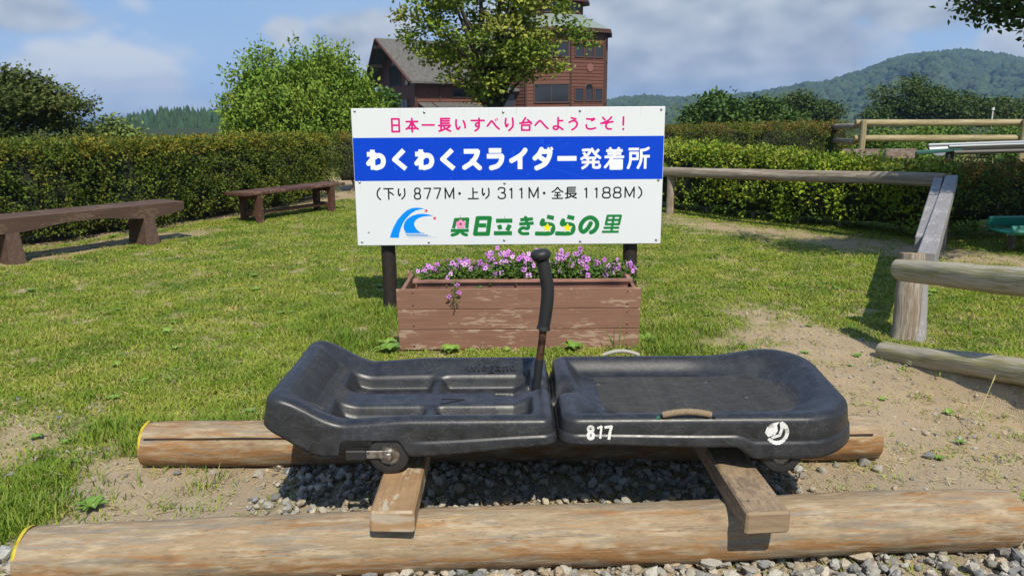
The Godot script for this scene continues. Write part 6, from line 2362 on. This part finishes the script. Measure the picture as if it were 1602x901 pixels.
	var yr := 6.05
	siding(t, "wall", P.call(0.0, 0.0, 0.0), P.call(L, 0.0, 0.0), -0.5, ye, wall)
	siding(t, "wall", P.call(0.0, W, 0.0), P.call(0.0, 0.0, 0.0), -0.5, ye, wall)
	siding(t, "gable_wall", P.call(0.0, W, 0.0), P.call(0.0, 0.0, 0.0), ye, yr - 0.1, wall, yr - ye)
	siding(t, "wall", P.call(L, 0.0, 0.0), P.call(L, W, 0.0), -0.5, ye, wall)
	siding(t, "wall", P.call(L, W, 0.0), P.call(0.0, W, 0.0), -0.5, ye, wall)
	part("corner_trim", tube_mesh([P.call(-0.02, -0.02, -0.5), P.call(-0.02, -0.02, ye)], [0.08, 0.08], 6), trim, t)
	part("downpipe", tube_mesh([P.call(1.75, -0.08, 1.9), P.call(1.75, -0.08, ye)], [0.04, 0.04], 6), frame, t)
	# roof slabs
	for side in [0, 1]:
		st = st_new()
		st.set_smooth_group(-1)
		var wo := -0.75 if side == 0 else W + 0.75
		var yo := ye - 0.75 * (yr - ye) / (W * 0.5) + 0.12
		var e0: Vector3 = P.call(-0.7, wo, yo)
		var e1: Vector3 = P.call(L, wo, yo)
		var r0: Vector3 = P.call(-1.35, W * 0.5, yr + 0.12)
		var r1: Vector3 = P.call(L, W * 0.5, yr + 0.12)
		var dn := Vector3(0, -0.14, 0)
		quad(st, e0, r0, r1, e1)
		quad(st, e0 + dn, e1 + dn, r1 + dn, r0 + dn)
		quad(st, e0, e1, e1 + dn, e0 + dn)
		quad(st, r0, e0, e0 + dn, r0 + dn)
		part("roof", done(st), roofm, t)
		part("barge_board", tube_mesh([e0 + dn * 0.6, r0 + dn * 0.6], [0.11, 0.11], 4), trim, t)
		# purlin ends below the overhang
		for f in [0.12, 0.5, 0.9]:
			var q := (e0 + dn * 1.8).lerp(r0 + dn * 1.8, f)
			var q2: Vector3 = q + (P.call(1.0, 0, 0) - P.call(0.0, 0, 0)) * 0.9
			st = st_new()
			bev_box(st, Vector3((q2 - q).length(), 0.22, 0.16), 0.0, along(q, q2))
			part("purlin", done(st), mat(lin(0.30, 0.20, 0.12), 0.8), t)
	# long-wall and gable windows
	window(t, P.call(0.0, 0.0, 0.0), P.call(L, 0.0, 0.0), 0.275, 0.42, 2.35, 2.85, frame, glass, 1)
	window(t, P.call(0.0, W, 0.0), P.call(0.0, 0.0, 0.0), 0.52, 0.80, 1.6, 2.15, frame, glass, 2)
	window(t, P.call(0.0, W, 0.0), P.call(0.0, 0.0, 0.0), 0.36, 0.64, 3.1, 4.4, frame, void_m, 1)
	var lampm := mat(lin(0.75, 0.74, 0.70), 0.5)
	for e in [[4.2, 3.0], [1.0, 3.25]]:
		st = st_new()
		bev_box(st, Vector3(0.16, 0.28, 0.24), 0.02, Transform3D(Basis.IDENTITY, P.call(-0.14, e[0], e[1])))
		part("wall_lamp", done(st), lampm, t)
	# lean-to along the front
	st = st_new()
	st.set_smooth_group(-1)
	quad(st, P.call(0.1, -1.5, 1.45), P.call(0.1, -0.03, 1.98), P.call(4.4, -0.03, 1.98), P.call(4.8, -1.5, 1.45))
	quad(st, P.call(0.1, -1.5, 1.36), P.call(4.8, -1.5, 1.36), P.call(4.4, -0.03, 1.89), P.call(0.1, -0.03, 1.89))
	part("lean_to_roof", done(st), roofm, t)
	part("seam", tube_mesh([P.call(1.1, -1.5, 1.47), P.call(1.1, -0.05, 2.0)], [0.04, 0.04], 5), trim, t)
	siding(t, "wall", P.call(0.3, -1.3, 0.0), P.call(4.3, -1.3, 0.0), -0.5, 1.45, wall)
	# porch between the wing and the tower
	var q0 := V(-1.15, 0, 51.6) - o
	var q1 := V(1.30, 0, 51.9) - o
	siding(t, "wall", q0, q1, -0.5, 2.7, wall)
	siding(t, "wall", q1, V(1.3, 0, 54.5) - o, -0.5, 2.7, wall)
	siding(t, "wall", V(-1.15, 0, 55.0) - o, q0, -0.5, 2.7, wall)
	window(t, q0, q1, 0.13, 0.56, 0.1, 2.45, trim, glass, 0)
	st = st_new()
	bev_box(st, Vector3(1.1, 0.09, 0.08), 0.0, along(q0.lerp(q1, 0.13) + Vector3(0, 1.62, 0.07), q0.lerp(q1, 0.56) + Vector3(0, 1.62, 0.07)))
	part("transom", done(st), trim, t)
	st = st_new()
	st.set_smooth_group(-1)
	var r0 := V(-0.9, 3.5, 53.6) - o
	var r1 := V(0.55, 3.5, 53.8) - o
	var c0 := V(-1.5, 2.72, 51.1) - o
	var c1 := V(1.75, 2.72, 51.4) - o
	var c2 := V(1.75, 2.72, 56.0) - o
	var c3 := V(-1.5, 2.72, 56.0) - o
	quad(st, c0, r0, r1, c1)
	for v in [c1, r1, c2, c0, c3, r0]:
		st.add_vertex(v)
	quad(st, c1 - Vector3(0, 0.12, 0), c0 - Vector3(0, 0.12, 0), c0, c1)
	part("porch_roof", done(st), roofm, t)

# ---------------------------------------------------------------- far country
func lump_mesh(seed_: int) -> ArrayMesh:
	var st := st_new()
	st.set_smooth_group(-1)
	var la := 7
	var lo := 10
	var f := func(i: int, k: int) -> Vector3:
		var p := PI * i / la
		var t := TAUf * (k % lo) / lo
		var d := Vector3(sin(p) * cos(t), cos(p), sin(p) * sin(t))
		return d * (1.0 + 0.55 * nz.get_noise_3dv(d * 14.0 + Vector3(seed_ * 31.0, 0, 0)))
	for i in la:
		for k in lo:
			quad(st, f.call(i, k), f.call(i, k + 1), f.call(i + 1, k + 1), f.call(i + 1, k))
	return done(st)

func ridge_h(x: float) -> float:
	var k = [[0.0, 2.0], [146.0, 9.0], [194.0, 15.0], [290.0, 12.0], [350.0, 17.0], [420.0, 27.0], [472.0, 35.0], [509.0, 46.0], [583.0, 71.0], [625.0, 76.0], [668.0, 80.0], [700.0, 77.0], [726.0, 73.0], [767.0, 67.0], [900.0, 60.0], [1300.0, 45.0], [2200.0, 30.0]]
	for i in k.size() - 1:
		if x <= k[i + 1][0]:
			var f: float = clampf((x - k[i][0]) / (k[i + 1][0] - k[i][0]), 0.0, 1.0)
			return lerpf(k[i][1], k[i + 1][1], f * f * (3.0 - 2.0 * f) * 0.5 + f * 0.5)
	return 30.0

func mountain_h(x: float, d: float) -> float:
	var f := d / 1200.0
	var top := ridge_h(x / f) * f + 17.0
	var spur := nz2.get_noise_2d(x * 0.09, d * 0.06) * 0.30 + nz2.get_noise_2d(x * 0.25, d * 0.2) * 0.10
	var rise := sst(0.40, 1.02, f + spur * 0.6 * (1.0 - sst(0.8, 1.0, f))) * (1.0 - sst(1.0, 1.6, f) * 0.8)
	var y := -17.0 + top * rise
	# spurs and gullies run down the slope
	y += rise * sst(0.35, 0.6, f) * (10.0 * nz2.get_noise_2d(x * 0.16, d * 0.07) * (1.0 - 0.8 * sst(0.93, 1.0, f)) + 3.0 * nz2.get_noise_2d(x * 0.5 + 40.0, d * 0.3))
	# nearer spur at the right
	y = maxf(y, -17.0 + 56.0 * exp(-pow((x - 720.0) / 150.0, 2.0)) * sst(550.0, 900.0, d) * (1.0 - sst(900.0, 1100.0, d)))
	return y

func make_far() -> void:
	var r := RandomNumberGenerator.new()
	r.seed = 8
	var green := mat(lin(0.022, 0.04, 0.014), 1.0)
	var st := st_new()
	st.set_smooth_group(0)
	var nx := 70
	var nd := 50
	var P := func(i: int, j: int) -> Vector3:
		var d := 420.0 + 1300.0 * j / nd
		var x := (-60.0 + 1250.0 * i / nx) * d / 1200.0
		return V(x, mountain_h(x, d), d)
	for i in nx:
		for j in nd:
			quad(st, P.call(i, j), P.call(i, j + 1), P.call(i + 1, j + 1), P.call(i + 1, j))
	structure("mountain", done(st), green)
	var lumps := [lump_mesh(1), lump_mesh(2)]
	var m := mat(Color.WHITE, 1.0)
	m.vertex_color_use_as_albedo = true
	var xf := [[], []]
	var cs := [[], []]
	for n in 22000:
		var f := 0.4 + 0.66 * sqrt(r.randf())
		var d := 1200.0 * f
		var x := r.randf_range(80.0, 900.0) * f
		var y := mountain_h(x, d)
		var s := r.randf_range(3.0, 6.6)
		var k := r.randi() % 2
		var c := Color(0.024, 0.048, 0.015).lerp(Color(0.05, 0.078, 0.022), clampf(0.5 + 0.8 * nz2.get_noise_2d(x * 0.4, d * 0.4), 0.0, 1.0))
		xf[k].append(Transform3D(Basis(Vector3.UP, r.randf() * 6.0).scaled(Vector3(s, s * r.randf_range(0.75, 1.15), s)), V(x, y + s * 0.25, d)))
		cs[k].append(jitter(c, r, 0.25))
	for k in 2:
		var o := copies("mountain_forest", lumps[k], m, xf[k], cs[k], self)
		o.set_meta("label", "broad-leaved forest covering the hazy mountain on the right")
		o.set_meta("category", "forest")
	# conifer hill at the left
	st = st_new()
	st.set_smooth_group(0)
	var hill := func(x: float, d: float) -> float:
		var k := x / d * 350.0
		var top := -7.5 + 11.5 * exp(-pow((k + 142.0) / 36.0, 2.0)) + 3.0 * exp(-pow((k + 175.0) / 25.0, 2.0))
		if k > -140.0:
			top = -7.5 + 11.5 * exp(-pow((k + 142.0) / 120.0, 2.0))
		return -17.0 + (top + 9.5) * sst(105.0, 290.0, d) * (1.0 - 0.6 * sst(355.0, 460.0, d))
	for i in 40:
		for j in 20:
			var Q := func(ii: int, jj: int) -> Vector3:
				var d := 110.0 + 18.5 * jj
				var x := (-330.0 + 9.0 * ii) * d / 350.0
				return V(x, hill.call(x, d), d)
			quad(st, Q.call(i, j), Q.call(i, j + 1), Q.call(i + 1, j + 1), Q.call(i + 1, j))
	structure("hill", done(st), green)
	var con := st_new()
	con.set_smooth_group(-1)
	for e in [[0.0, 0.42, 0.30], [0.22, 0.62, 0.26], [0.42, 0.82, 0.20], [0.62, 1.0, 0.13]]:
		for k in 9:
			var a := TAUf * k / 9.0
			var b := TAUf * (k + 1) / 9.0
			var ra: float = e[2] * (1.0 if k % 2 == 0 else 0.72)
			var rb: float = e[2] * (1.0 if (k + 1) % 2 == 0 else 0.72)
			for v in [Vector3(cos(a) * ra, e[0], sin(a) * ra), Vector3(0, e[1], 0), Vector3(cos(b) * rb, e[0], sin(b) * rb)]:
				con.add_vertex(v)
	var cm := done(con)
	var cx := []
	var cc := []
	for n in 5200:
		var d := r.randf_range(150.0, 365.0)
		var x := r.randf_range(-300.0, 20.0) * d / 350.0
		var s := r.randf_range(4.5, 8.5)
		cx.append(Transform3D(Basis(Vector3.UP, r.randf() * 6.0).scaled(Vector3(s * 0.9, s, s * 0.9)), V(x, hill.call(x, d) - 0.5, d)))
		cc.append(jitter(Color(0.035, 0.075, 0.03), r, 0.3))
	var o := copies("conifer_forest", cm, m, cx, cc, self)
	o.set_meta("label", "dark conifer wood on the low hill at the left")
	o.set_meta("category", "forest")
	# thin white pole among the far trees
	var pole := thing("utility_pole", "slim pale pole standing among the far round trees", "pole", V(34.1, -0.5, 56.0))
	part("shaft", tube_mesh([Vector3(0, 0, 0), Vector3(0, 1.75, 0)], [0.06, 0.05], 8), mat(lin(0.55, 0.55, 0.53), 0.7), pole)
	part("cap", tube_mesh([Vector3(0, 1.72, 0), Vector3(0, 1.9, 0)], [0.11, 0.09], 8), mat(lin(0.6, 0.6, 0.58), 0.7), pole)

func _ready() -> void:
	nz.seed = 4
	nz.frequency = 0.1
	nz.fractal_octaves = 2
	nz2.seed = 14
	nz2.frequency = 0.1
	nz2.fractal_octaves = 3
	make_view()
	make_ground()
	make_far()
	make_house()
	make_hedges()
	make_trees()
	make_sign()
	make_logs()
	make_fences()
	make_slide()
	make_sled()
	make_planter()
	make_benches()
	make_grass()
	make_gravel()
	make_weeds()
